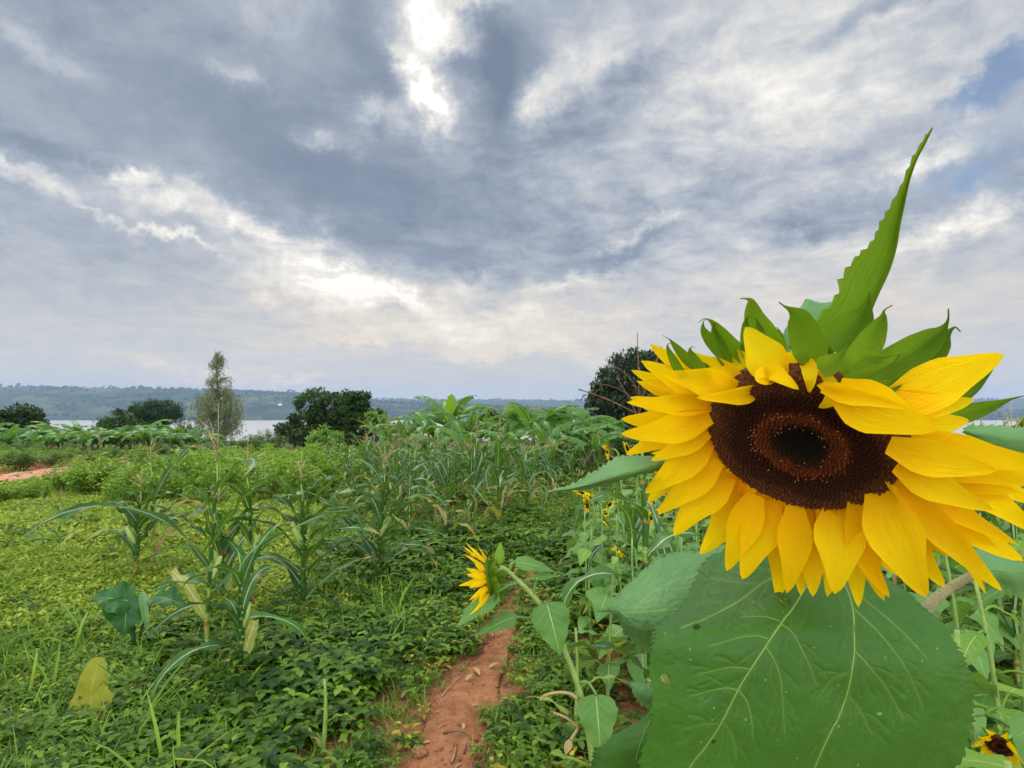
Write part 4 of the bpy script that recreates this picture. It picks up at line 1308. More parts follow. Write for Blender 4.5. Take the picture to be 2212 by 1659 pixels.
def ground_cover():
    r = np.random.default_rng(21)
    broad = [weed_broad(r, int(r.integers(7, 12)), r.uniform(.04, .065), r.uniform(.08, .17)) for _ in range(7)]
    tri = [weed_tri(r) for _ in range(5)]
    tuft = [grass_tuft(r) for _ in range(5)]
    shorttuft = [grass_tuft(r, 10, .10, .005) for _ in range(4)]
    lawnp = [lawn_tuft(r) for _ in range(6)]
    W_, O_, G_, L_ = MB(), MB(), MB(), MB()
    def keep(x, y, f):
        return r.random(len(x)) < f
    for d0, d1, n, s_ in [(1.7, 3.2, 9000, .74), (3.2, 5.0, 10000, .86), (5.0, 8.0, 11000, 1.05), (8, 13, 9000, 1.3), (13, 24, 6000, 2.0)]:
        x, y = wedge(r, n, d0, d1)
        c = cover(x, y) * (1 - .97 * lawn(x, y)) * np.clip(2.8 * fbm(x * 1.7, y * 1.7, 61) - .75, .08, 1.0)
        kk = keep(x, y, np.clip(c, 0, 1))
        x, y = x[kk], y[kk]
        # taller growth in patches
        sc = s_ * (0.25 + 1.55 * fbm(x * 1.1, y * 1.1, 71)) * r.uniform(.7, 1.25, len(x)) * np.clip(.45 + path_dist(x, y) * 1.3, .45, 1)
        kind = fbm(x * .7, y * .7, 81) + r.uniform(-.2, .2, len(x))
        a = kind < .5
        scatter(W_, broad, x[a], y[a], sc[a], r)
        scatter(W_, tri, x[~a], y[~a], sc[~a], r)
        x, y = wedge(r, n // 4, d0, d1)
        c = np.clip(cover(x, y) * 1.2, 0, 1) * (1 - .9 * lawn(x, y))
        kk = keep(x, y, c)
        scatter(G_, tuft, x[kk], y[kk], 1.25 * s_ * r.uniform(.5, 1.2, kk.sum()) * np.clip(.4 + path_dist(x[kk], y[kk]), .4, 1), r)
        x, y = wedge(r, n // 26, d0, d1)
        kk = keep(x, y, cover(x, y) * (1 - lawn(x, y)))
        scatter(O_, broad[:3], x[kk], y[kk], s_ * r.uniform(.6, 1.1, kk.sum()), r)
    # sparse short weeds creeping over the bare soil and along the path's edge
    x, y = wedge(r, 9000, 1.7, 6.0)
    pd = path_dist(x, y)
    kk = (pd > -.05) & (pd < .55) & keep(x, y, np.clip(.25 + pd * 1.2, 0, .7))
    scatter(G_, shorttuft, x[kk], y[kk], r.uniform(.5, 1.1, kk.sum()), r)
    x, y = wedge(r, 5000, 1.7, 6.0)
    pd = path_dist(x, y)
    kk = (pd > .02) & (x > -.2) & keep(x, y, .4)
    scatter(W_, broad, x[kk], y[kk], r.uniform(.35, .6, kk.sum()), r)
    # taller grass clumps standing out of the weeds
    x, y = wedge(r, 170, 2.4, 9.0)
    kk = (path_dist(x, y) > .3) & (x < .2) & keep(x, y, .5 * cover(x, y))
    scatter(G_, tuft, x[kk], y[kk], r.uniform(1.6, 2.6, kk.sum()), r)
    # the lawn
    for d0, d1, n, s_ in [(4.2, 7, 16000, 1.0), (7, 13, 20000, 1.4), (13, 22, 8000, 2.4)]:
        x, y = wedge(r, n, d0, d1)
        kk = keep(x, y, np.clip(lawn(x, y) * (road_dist(x, y) > .1), 0, 1))
        scatter(L_, lawnp, x[kk], y[kk], s_ * r.uniform(.7, 1.3, kk.sum()), r, tint=r.uniform(-.25, .25, kk.sum()) + (fbm(x[kk] * .6, y[kk] * .6, 91) - .5) * .9)
    # rough grass towards the lake and under the bushes
    x, y = wedge(r, 20000, 20, 100, p=.8)
    kk = road_dist(x, y) > .2
    scatter(W_, tri, x[kk], y[kk], r.uniform(2, 3.6, kk.sum()), r)
    tag(W_.build('weeds', M_WEED), 'low broad-leaved green weeds covering the red soil', 'weeds', kind='stuff')
    tag(O_.build('withered_weeds', M_WEED_OLD), 'yellowed weed leaves scattered in the green weeds', 'weeds', kind='stuff')
    tag(G_.build('grass', M_GRASS), 'loose grass tufts among the weeds and beside the footpath', 'grass', kind='stuff')
    tag(L_.build('lawn_grass', M_LAWN), 'short yellow-green grass and clover of the open lawn', 'grass', kind='stuff')
ground_cover()

# ------------------------------------------------------------------ sunflowers
HEART = ([0, .04, .12, .25, .42, .62, .80, .93, 1], [.30, .66, .92, 1, .90, .62, .33, .12, .0])
OVATE = ([0, .1, .3, .5, .7, .88, 1], [.25, .6, .98, .95, .66, .25, 0])
BRACTP = ([0, .1, .28, .45, .58, .70, .82, 1], [.75, 1, .88, .58, .30, .12, .055, .035])
def prof(p, n):
    return np.interp(np.linspace(0, 1, n), *p)
def view_n(P, up=.5):
    """normal turned to the viewer's side and the sky, for leaves that face the camera"""
    v = unit(CAM - np.asarray(P))
    return unit(v + np.array([0, 0, up]))
def petal(b, root, tip, w, nrm, bulge=.0, curl=0.0, cup=.25, n=13, tint=.5, wob=0.0, r=None, sharp=.72):
    t = np.linspace(0, 1, n)
    nrm = unit(nrm)
    L = np.linalg.norm(tip - root)
    ax = unit(tip - root)
    nn = unit(nrm - ax * (nrm @ ax))
    sd_ = np.cross(ax, nn)
    lat = wob * L * np.sin(np.pi * t)
    mid = root + (tip - root) * t[:, None] + nn * ((bulge + (r.normal(0, .025) if r is not None else 0)) * L * 4 * t * (1 - t))[:, None] + nn * (curl * L * t ** 3)[:, None] + sd_ * lat[:, None]
    u = t
    wd = w * .5 * (np.clip(u * 1.8 + .58, 0, 1)) * np.clip((1 - u) * 1.75, 0, 1) ** sharp * (1 - .06 * np.cos(u * 9))
    G = leaf_surface(mid, np.tile(nn, (n, 1)), wd, wd, 3, fold=0, cup=cup)
    v = np.linspace(-1, 1, 7)
    G = G + nn[None, None] * (np.sin(v * 7.5) * .012 * w)[None, :, None] * np.sin(np.pi * np.clip(u + .1, 0, 1))[:, None, None]
    b.grid(G, tint=tint)
def disk_mat():
    m = bpy.data.materials.new('sunflower_florets')
    m.use_nodes = True
    k = NT(m.node_tree)
    ti = k.n('ShaderNodeAttribute', attribute_name='tint').outputs['Fac']
    co = k.n('ShaderNodeTexCoord').outputs['Object']
    nz = k.noise(co, 180.0, 4, .6)
    big = k.noise(co, 26.0, 3, .6)
    f = k.m('ADD', ti, k.m('MULTIPLY', k.m('SUBTRACT', big, .5), .24))
    f = k.m('MINIMUM', f, k.m('MAXIMUM', .92, ti))
    col = k.ramp(f, [(0.0, srgb(10, 9, 4)), (.17, srgb(16, 13, 6)), (.25, srgb(42, 24, 11)), (.28, srgb(76, 36, 14)), (.39, srgb(98, 46, 18)), (.43, srgb(54, 25, 11)), (.50, srgb(44, 20, 10)), (.62, srgb(52, 26, 13)), (.74, srgb(86, 50, 26)), (.90, srgb(100, 62, 32)), (.985, srgb(100, 62, 32)), (1.0, srgb(226, 170, 96))])
    col = k.mix(k.m('MULTIPLY', k.smooth(nz, .48, .72), .55), col, srgb(28, 16, 8))
    p = k.n('ShaderNodeBsdfPrincipled', {'Base Color': col, 'Roughness': .9, 'Specular IOR Level': .12})
    k.n('ShaderNodeOutputMaterial', {'Surface': p})
    return m
M_FLORETS = disk_mat()
def disk_mesh(b, C, n, e1, e2, R, dome, nf, r, tips=True):
    """dish of florets set in a spiral; tint carries the radius"""
    th = np.linspace(0, 2 * math.pi, 49)
    rr = np.linspace(0, 1, 14)
    prof_ = dome * np.interp(rr, [0, .2, .32, .5, .75, .92, 1], [.30, .42, .75, .72, 1.0, .85, .1]) - dome * .3
    P = C + (rr[:, None, None] * R) * (np.cos(th)[None, :, None] * e1 + np.sin(th)[None, :, None] * e2) + n * prof_[:, None, None]
    b.grid(P, tint=np.repeat(rr * .9, 49))
    ga = math.pi * (3 - math.sqrt(5))
    i = np.arange(nf)
    q = np.sqrt((i + .5) / nf)
    a = i * ga
    fs = R * 1.0 / math.sqrt(nf)
    for j in range(nf):
        rj = q[j]
        hgt = np.interp(rj, [0, .18, .26, .48, .52, .7, 1], [.5, .7, 1.5, 1.7, 1.0, 1.3, 1.0]) * fs * r.uniform(.45, 1.6)
        dcol = math.cos(a[j]) * e1 + math.sin(a[j]) * e2
        base = C + dcol * R * rj + n * np.interp(rj, rr, prof_) + (e1 * r.normal(0, .22) + e2 * r.normal(0, .22)) * fs
        ang = np.arange(5) * 2 * math.pi / 5 + r.uniform(0, 1)
        ring = base + (np.cos(ang)[:, None] * e1 + np.sin(ang)[:, None] * e2) * fs * .85
        top = base + n * hgt + dcol * fs * r.normal(0, .3)
        mid_ = base + n * hgt * .62 + (np.cos(ang)[:, None] * e1 + np.sin(ang)[:, None] * e2) * fs * .55
        V = np.vstack([ring, mid_, top[None]])
        Q = [(k, (k + 1) % 5, 5 + (k + 1) % 5, 5 + k) for k in range(5)]
        T = [(5 + k, 5 + (k + 1) % 5, 10) for k in range(5)]
        tj = rj * .9 * r.uniform(.95, 1.03)
        b.add(V, Q, T, tint=np.full(11, tj))
        if tips and ((.24 < rj < .30 or .42 < rj < .51) and r.random() < .42):
            s_ = fs * .27
            c0 = top + n * s_
            V = np.array([c0 + e1 * s_, c0 + e2 * s_, c0 - e1 * s_, c0 - e2 * s_, c0 + n * s_ * 1.2, c0 - n * s_])
            b.add(V, None, [(0, 1, 4), (1, 2, 4), (2, 3, 4), (3, 0, 4), (1, 0, 5), (2, 1, 5), (3, 2, 5), (0, 3, 5)], tint=1.0)
def heart_leaf(b, base, tip, w, nrm, sag=.06, n=18, cols=4, fold=.15, tint=.5, prof_=HEART, teeth=13, ripple=.05, side=0.0, r=None):
    base, tip = np.asarray(base, float), np.asarray(tip, float)
    L = np.linalg.norm(tip - base)
    ax = unit(tip - base)
    nn = unit(np.asarray(nrm) - ax * (np.asarray(nrm) @ ax))
    sd_ = np.cross(ax, nn)
    t = np.linspace(0, 1, n)
    mid = base + (tip - base) * t[:, None] + nn * (sag * L * 4 * t * (1 - t))[:, None] + sd_ * (side * L * 4 * t * (1 - t))[:, None]
    wd = w * .5 * prof(prof_, n)
    G = leaf_surface(mid, np.tile(nn, (n, 1)), wd, wd, cols, fold=fold, cup=-.12, ripple=ripple * w, rip_n=2.5, phase=tint * 6, teeth=teeth, tooth=.05 * w)
    b.grid(G, tint=tint)
def sun_head(root, C, n, R, L, r, npet=22, nbr=14, fwd=.25, nf=180, dome=None, wilt=0.0, petal_w=.24, share=None, back=.5):
    """a flower head as parts: florets, receptacle, ray petals, bracts"""
    n = unit(n)
    e1 = unit(np.cross([0.1, .2, 1.0], n))
    e2 = np.cross(n, e1)
    b = MB()
    disk_mesh(b, C, n, e1, e2, R, R * .22 if dome is None else dome, nf, r, nf > 300)
    b.build('disk', M_FLORETS, root)
    th = np.linspace(0, 2 * math.pi, 25)
    rr, zz = np.array([1.02, 1.06, .95, .7, .35, .12]), np.array([.02, -.12, -.3, -.48, -.62, -.9])
    P = C + (rr[:, None, None] * R) * (np.cos(th)[None, :, None] * e1 + np.sin(th)[None, :, None] * e2) + n * (zz * R * back * 1.4)[:, None, None]
    MB().grid(P[:, ::-1], tint=.4).build('receptacle', M_BRACT, root)
    for i in range(npet):
        a = 2 * math.pi * i / npet + r.normal(0, .07)
        dcol = math.cos(a) * e1 + math.sin(a) * e2
        f = fwd + r.normal(0, .16) + (r.uniform(-.2, .5) * wilt)
        l = L * r.uniform(.78, 1.1)
        d_ = unit(dcol * math.cos(f) + n * math.sin(f) + np.array([0, 0, -.9]) * wilt * r.random())
        rt = C + dcol * R * .98 - n * R * (.03 + .07 * (i % 2))
        b = MB()
        petal(b, rt, rt + d_ * l, L * petal_w * r.uniform(.8, 1.25), n * math.cos(f) - dcol * math.sin(f) + r.normal(0, .15, 3), bulge=r.normal(.03, .05), curl=r.normal(-.02, .1), cup=r.uniform(.1, .5), n=9, tint=r.uniform(.1, .9), r=r)
        b.build('petal', M_PETAL, root)
    for i in range(nbr):
        a = 2 * math.pi * (i + .4) / nbr + r.normal(0, .1)
        dcol = math.cos(a) * e1 + math.sin(a) * e2
        rt = C + dcol * R * .85 - n * R * .35
        tp = rt + unit(dcol - n * r.uniform(-.1, .7)) * L * r.uniform(.38, .62)
        b = MB()
        petal(b, rt, tp, L * .30, -n * .6 + dcol * .5, bulge=.08, curl=r.uniform(-.1, .2), n=7, tint=r.uniform(.1, .7), sharp=1.1)
        b.build('bract', M_BRACT, root)
def sun_plant(root, r, H, nleaf=9, head=True, Rh=.045, face=-.3, tiltdown=.5, lw=.17, wilt=0., young=False):
    o = np.array(root['_o'])
    t = np.linspace(0, 1, 12)
    stem = np.stack([.05 * H * np.sin(2 * t + r.uniform(0, 3)) * t, .04 * H * np.sin(2.4 * t + r.uniform(0, 3)) * t, H * .93 * t], 1)
    fa = np.array([math.cos(face), math.sin(face), 0])
    if head:
        hk = np.array([stem[-1] + fa * .03 + [0, 0, .035], stem[-1] + fa * .07 + [0, 0, .035], stem[-1] + fa * .10 + [0, 0, .015]])
        stem = np.vstack([stem, hk])
    MB().tube(stem + o, np.linspace(.013, .006, len(stem)) * (H / 1.1) ** .5, 7, .5).build('stem', M_SUNSTEM, root)
    for i in range(nleaf):
        f = .12 + .8 * (i + .5) / nleaf
        p = np.array([np.interp(f, t, stem[:12, j]) for j in range(3)]) + o
        a = i * 2.4 + r.uniform(-.4, .4)
        dcol = np.array([math.cos(a), math.sin(a), 0])
        k = math.sin(math.pi * np.clip(f * .75 + .18, 0, 1)) * r.uniform(.7, 1.2)
        pl = .10 * k
        q = p + dcol * pl + [0, 0, pl * r.uniform(.1, .8)]
        tip = q + unit(dcol + np.array([0, 0, r.uniform(-1.1, .1)])) * lw * 1.45 * k
        b = MB()
        heart_leaf(b, q, tip, lw * k * r.uniform(.85, 1.15), np.array([0, 0, 1.0]) + dcol * .6 + r.normal(0, .2, 3), sag=r.uniform(.04, .12), tint=r.uniform(.05, .9), r=r, cols=3, n=14)
        b.tube(arc(p, q, [0, 0, .012], 5), .004, 5, .6)
        b.build('leaf', M_SUNLEAF_Y if (young or f > .8 or (f < .3 and r.random() < .3)) else M_SUNLEAF, root)
    if head:
        n = unit(fa + np.array([0, 0, -tiltdown]))
        sun_head(root, stem[-1] + o + n * .02, n, Rh, Rh * 1.35, r, npet=18, nbr=9, fwd=.3, nf=90, wilt=wilt, petal_w=.34)
    return t
# explicit heads seen in the photograph beyond the path
def headed(px, py, d, seed, label, face, tiltdown, Rh=.05, wilt=0., **kw):
    c = at(px, py, d)
    fa = np.array([math.cos(face), math.sin(face), 0])
    gx, gy = c[0] - fa[0] * .1, c[1] - fa[1] * .1
    g = np.array([gx, gy, float(height(gx, gy))])
    H = (c[2] - g[2] - .0) / .94
    t = empty('sunflower', g, label, 'sunflower', 'sunflowers beyond the big flower head')
    r = np.random.default_rng(seed)
    sun_plant(t, r, H, head=True, face=face, tiltdown=tiltdown, Rh=Rh * .9, wilt=wilt, **kw)
headed(1328, 975, 7.2, 601, 'sunflower with a ragged yellow head seen from the side just left of the big petals', 3.15, .25, .062, .3)
headed(1354, 966, 8.0, 602, 'sunflower whose small head peeps out right behind the ragged side-on one', 3.3, .3, .055, .2)
headed(1258, 1060, 5.2, 603, 'sunflower head bowed flat, only its fringe of petals showing below the long pale leaf', 3.9, 2.6, .06, .1)
headed(1270, 1091, 5.0, 604, 'sunflower with a narrow dark-centred head turned aside under the bowed one', 3.35, .05, .042)
headed(1305, 1090, 5.8, 605, 'sunflower with a shaggy small head right of the narrow dark-centred one', 5.6, .5, .042, .5)
headed(1316, 1106, 5.4, 606, 'sunflower with the tiniest open head, below the shaggy small one', 4.4, .2, .022)
headed(1348, 1185, 3.9, 607, 'sunflower with a withered drooping head low among the leaves right of the path', 3.4, .8, .03, 1.2)
headed(1318, 1128, 4.4, 608, 'sunflower with a faded yellow bud between the withered head and the tiniest one', 3.0, .9, .022, .8)
headed(1418, 1112, 4.6, 609, 'sunflower with its yellow head partly hidden under the big left petals', 5.3, .6, .045)
headed(2195, 912, 4.8, 610, 'sunflower head rising on the skyline at the right picture edge', 5.6, .2, .055, .5)
headed(2185, 955, 4.2, 611, 'sunflower with scattered small yellow rays below the one on the right skyline', 5.5, .6, .042, .8)
headed(2128, 1597, 1.35, 612, 'withered sunflower with a dark centre and twisted yellow rays at the lower right corner', 4.0, .4, .03, 1.8)
SUNP = []
for i in range(5):
    t = empty('sunflower', (0, 0, 0), 'x', 'sunflower', 'g')
    sun_plant(t, np.random.default_rng(640 + i), 1.0, nleaf=10 + i % 3, head=False, young=(i == 2))
    SUNP.append(t)
put_sun = placer(SUNP)
for d, xs in [(3.3, (1310, 1375, 1450)), (3.9, (1290, 1350, 1420, 1500)), (4.6, (1265, 1320, 1380, 1450, 1530)), (5.4, (1290, 1345, 1410, 1475, 1560)), (6.4, (1270, 1320, 1375, 1430, 1500)), (7.6, (1300, 1350, 1400, 1460, 1540)), (9.0, (1340, 1400, 1460, 1540))]:
    for x in xs:
        put_sun(gpt(x + GR.uniform(-18, 18), d + GR.uniform(-.25, .25)), GR.uniform(0, 6.28), GR.uniform(.62, .95), 'flowerless leafy sunflower in the crowd between the footpath and the big flower head', 'flowerless sunflowers right of the path')
for x, d, sc in [(2165, 1.05, 1.26), (2235, 1.3, 1.3), (2110, 1.45, 1.14), (2225, .95, 1.12)]:
    put_sun(gpt(x, d), GR.uniform(0, 6.28), sc, 'broad-leaved sunflower without a flower close behind the big leaf at the right edge', 'broad-leaved sunflowers at the lower right')
for d, xs in [(1.25, (2180,)), (1.6, (2075, 2230)), (2.1, (2000, 2140)), (2.8, (2060, 2190)), (3.6, (2020, 2110, 2200)), (4.6, (2050, 2150, 2230)), (6.0, (2000, 2120, 2220))]:
    for x in xs:
        put_sun(gpt(x + GR.uniform(-18, 18), d), GR.uniform(0, 6.28), GR.uniform(.95, 1.2) if d > 2 else GR.uniform(.85, 1.0), 'flowerless leafy sunflower behind the right-hand petals and the edge of the picture', 'flowerless sunflowers at the right edge')
for px, d, sc, rz, lab in [(1440, 2.75, .78, .9, 'maize plant with broad hanging blades close behind the lowest left petals'), (2178, 3.4, 1.02, 2.0, 'maize plant with a thin grey tassel on the skyline at the right edge'), (2120, 4.4, 1.0, .3, 'maize plant among the sunflowers behind the right-hand petals'), (1360, 4.2, .7, 4.0, 'short maize plant among the leafy sunflowers right of the path')]:
    put_maize(gpt(px, d), rz, sc, lab, 'maize plants among the sunflowers')

# ------------------------------------------------------------------ the young sunflower nodding over the path
def build_nodding():
    r = np.random.default_rng(700)
    def q(x, y, d=1.6):
        return at((1700 + .5305 * x) / 1.736, (2000 + .5305 * y) / 1.736, d)
    K = .5305 / 1.736 / F * 1.6 * .9
    g0 = q(1012, 1900, 1.62)
    g = np.array([g0[0] + .02, g0[1] + .02, float(height(g0[0], g0[1]))])
    t = empty('sunflower', g, 'young sunflower nodding to the left over the footpath, head seen from the side', 'sunflower')
    st = smoothline([q(*p) for p in [(285, 262), (340, 246), (385, 266), (450, 330), (530, 405), (620, 510), (700, 620), (755, 740), (800, 860), (850, 985), (888, 1100), (920, 1230), (960, 1450), (985, 1620)]] + [g0, g], 60)
    MB().tube(st, np.interp(np.linspace(0, 1, 60), [0, .06, .12, .4, 1], [.010, .0072, .006, .0072, .0095]), 10, .5).build('stem', M_SUNSTEM, t)
    # leaves: petiole points, blade base -> tip, width (all read in photo units at the plant's distance)
    LV = [([(318, 250), (322, 225)], (322, 215), (336, 58), 78, 0, M_SUNLEAF_Y, .5), ([(395, 268), (405, 225), (430, 205)], (436, 203), (722, 277), 128, 60, M_SUNLEAF, .9),
          ([(568, 425), (575, 370), (590, 320)], (588, 316), (745, 308), 85, 0, M_SUNLEAF, 1.6), ([(590, 322), (586, 318)], (586, 318), (486, 346), 70, 0, M_SUNLEAF_Y, 1.6),
          ([(468, 348), (390, 370), (320, 410)], (312, 420), (18, 666), 165, 40, M_SUNLEAF, .7), ([(555, 602), (500, 597), (452, 592)], (440, 590), (158, 724), 130, 30, M_SUNLEAF, .6),
          ([(628, 505), (645, 486), (660, 490)], (660, 492), (756, 868), 290, 0, M_SUNLEAF, .45), ([(890, 1055), (950, 1052), (1008, 1135)], (1008, 1140), (1042, 1560), 300, -20, M_SUNLEAF, .5),
          ([(946, 1640), (870, 1600), (800, 1582)], (795, 1580), (680, 1555), 75, 20, M_SUNLEAF_Y, .8), ([(885, 1372), (850, 1430), (830, 1455)], (828, 1455), (790, 1570), 62, 0, M_MAIZE_DRY, .3)]
    for i, (pet, a, b_, w, dd, mat, up) in enumerate(LV):
        dz = [-.02, .03, .04, .05, -.05, -.03, -.05, -.04, -.05, -.02][i]
        A, B = q(*a, 1.6 + dz * .5), q(*b_, 1.6 + dz * 1.5)
        b = MB()
        heart_leaf(b, A, B, w * K, view_n((A + B) / 2, up), sag=.07, side=0, fold=.16, tint=r.uniform(.2, .6), r=r, n=22, cols=5, teeth=16, prof_=HEART if w > 80 else OVATE)
        pts = [q(*p, 1.6 + dz * .5 * j / max(len(pet) - 1, 1)) for j, p in enumerate(pet)] + [A]
        b.tube(smoothline(pts, 9), .0042, 6, .8)
        b.build('leaf', mat, t)
    for pts in ([(880, 1172), (830, 1135), (760, 1124), (690, 1132), (640, 1150), (615, 1185)], [(884, 1372), (800, 1305), (705, 1266)]):
        MB().tube(smoothline([q(*p, 1.59) for p in pts], 14), np.linspace(.0045, .003, 14), 6, .9).build('bare_petiole', M_MAIZE_DRY, t)
    n = unit(np.array([-.97, .10, -.20]))
    sun_head(t, q(248, 316, 1.6), n, .047, .072, r, npet=34, nbr=22, fwd=.62, nf=420, petal_w=.22)
build_nodding()
for x, d in [(1600, 4.4), (1680, 5.2), (1760, 4.2), (1850, 5.0), (1940, 4.4), (1640, 6.4), (1740, 6.8), (1830, 6.6), (1930, 6.2), (1700, 8.4), (1820, 8.8), (1920, 8.2), (1600, 8.0)]:
    put_sun(gpt(x, d), GR.uniform(0, 6.28), GR.uniform(.8, 1.05), 'flowerless leafy sunflower standing right behind the big flower head', 'flowerless sunflowers behind the big head')
for x, d, sc in [(1530, 26, .9), (1610, 30, 1.0), (1700, 27, .8), (1790, 33, 1.1), (1880, 29, .9), (1970, 34, 1.0)]:
    put_bush(gpt(x, d), GR.uniform(0, 6.28), sc, 'bush at the field edge beyond the big flower head', 'bushes beyond the big flower head')

# ------------------------------------------------------------------ the big sunflower
D0 = .45
def c4(x, y, d=None):
    X, Y = (2200 + .8016 * x) / 1.736, (1000 + .8016 * y) / 1.736
    return (X, Y) if d is None else at(X, Y, d)
def c2(x, y, d):
    return at((2200 + .7414 * x) / 1.736, (1950 + .7414 * y) / 1.736, d)
def c5(x, y, d):
    return at((2700 + .6632 * x) / 1.736, (400 + .6632 * y) / 1.736, d)
K4 = .8016 / 1.736 / F
def loft(secs, nu, nv, teeth=0, tooth=0.0, bow=0.0, bowdir=None, ripple=0.0, seed=0, bulge=None):
    """surface through cross-sections (left, right) or (left, middle, right)"""
    A = smoothline([s[0] for s in secs], nu)
    B = smoothline([s[-1] for s in secs], nu)
    M = smoothline([s[1] if len(s) == 3 else (np.asarray(s[0]) + np.asarray(s[1])) / 2 for s in secs], nu)
    u = np.linspace(0, 1, nu)
    if teeth:
        saw = (u * teeth) % 1.0
        wv = np.linalg.norm(B - A, axis=1)[:, None]
        dirv = (B - A) / (wv + 1e-9)
        k = (saw * tooth)[:, None] * np.minimum(1, wv / (wv.max() * .2)) * (.5 + 1.0 * vnoise(u * teeth, u * 0 + seed, 2))[:, None]
    v = np.linspace(-1, 1, nv)
    L0, L1, L2 = v * (v - 1) / 2, 1 - v ** 2, v * (v + 1) / 2
    P = A[:, None] * L0[None, :, None] + M[:, None] * L1[None, :, None] + B[:, None] * L2[None, :, None]
    if teeth:      # saw-toothed margin: only the outermost strip moves
        P[:, 0] -= dirv * k
        P[:, -1] += dirv * k
    if ripple:
        nrm = np.cross(np.gradient(P, axis=0).reshape(-1, 3), np.gradient(P, axis=1).reshape(-1, 3)).reshape(P.shape)
        nrm /= np.linalg.norm(nrm, axis=2)[..., None] + 1e-12
        h = (fbm(u[:, None] * 5 + seed, v[None, :] * 2.5 + 7, 5) - .5) * 2.6 * ripple + (fbm(u[:, None] * 16 + seed, v[None, :] * 4 + 17, 6) - .5) * 1.6 * ripple * np.abs(v)[None, :] ** 2
        P = P + nrm * h[..., None]
    return P
def big_leaf_mat(name, a, b, vein, trans=.22, up=None):
    """leaf skin with a fine net of sunken veinlets, specks and a dull bloom"""
    m = bpy.data.materials.new(name)
    m.use_nodes = True
    k = NT(m.node_tree)
    co = k.n('ShaderNodeTexCoord').outputs['Object']
    n1, n2 = k.noise(co, 22.0, 5, .6), k.noise(co, 300.0, 3, .6)
    vo = k.n('ShaderNodeTexVoronoi', {'Vector': k.v('ADD', co, k.v('SCALE', k.noise(co, 60.0, 2, col=True), .012)), 'Scale': 150.0}, feature='DISTANCE_TO_EDGE')
    net = k.m('SUBTRACT', 1.0, k.smooth(vo.outputs[0], .0, .10))
    col = k.mix(k.m('ADD', k.m('MULTIPLY', n1, .8), k.m('MULTIPLY', n2, .2)), a, b)
    ti = k.n('ShaderNodeAttribute', attribute_name='tint').outputs['Fac']
    col = k.mix(k.m('MULTIPLY', net, .06), col, vein)
    col = k.mix(k.m('MULTIPLY', ti, .40), col, vein)
    vs = k.n('ShaderNodeTexVoronoi', {'Vector': co, 'Scale': 120.0})
    spk = k.m('MULTIPLY', k.m('SUBTRACT', 1.0, k.smooth(vs.outputs['Distance'], .05, .13)), k.m('GREATER_THAN', k.n('ShaderNodeSeparateColor', {0: vs.outputs['Color']}).outputs[0], .72))
    col = k.mix(k.m('MULTIPLY', spk, .5), col, srgb(168, 186, 130))
    nb = k.n('ShaderNodeBump', {'Height': k.m('ADD', k.m('MULTIPLY', net, -.7), k.m('MULTIPLY', n2, .5)), 'Strength': .25, 'Distance': .0008})
    p = k.n('ShaderNodeBsdfPrincipled', {'Base Color': col, 'Roughness': .52, 'Specular IOR Level': .26, 'Sheen Weight': .06, 'Sheen Roughness': .5, 'Sheen Tint': srgb(200, 225, 200), 'Normal': nb})
    t = k.n('ShaderNodeBsdfTranslucent', {'Color': k.mix(.6, col, srgb(110, 160, 40))})
    sh = k.n('ShaderNodeMixShader', {0: trans, 1: p, 2: t})
    k.n('ShaderNodeOutputMaterial', {'Surface': sh})
    return m
M_BIGLEAF = big_leaf_mat('big_sunflower_leaf', srgb(40, 84, 18), srgb(66, 110, 32), srgb(116, 146, 60))
M_PALELEAF = big_leaf_mat('pale_sunflower_leaf', srgb(78, 124, 62), srgb(108, 150, 86), srgb(146, 178, 116), .25)
M_VEIN = plain_mat('leaf_vein', srgb(98, 134, 50), srgb(138, 164, 74), .6, 60)
M_STALKHAIR = plain_mat('hairy_petiole', srgb(150, 142, 96), srgb(176, 168, 124), .9, 80, .6, 400)

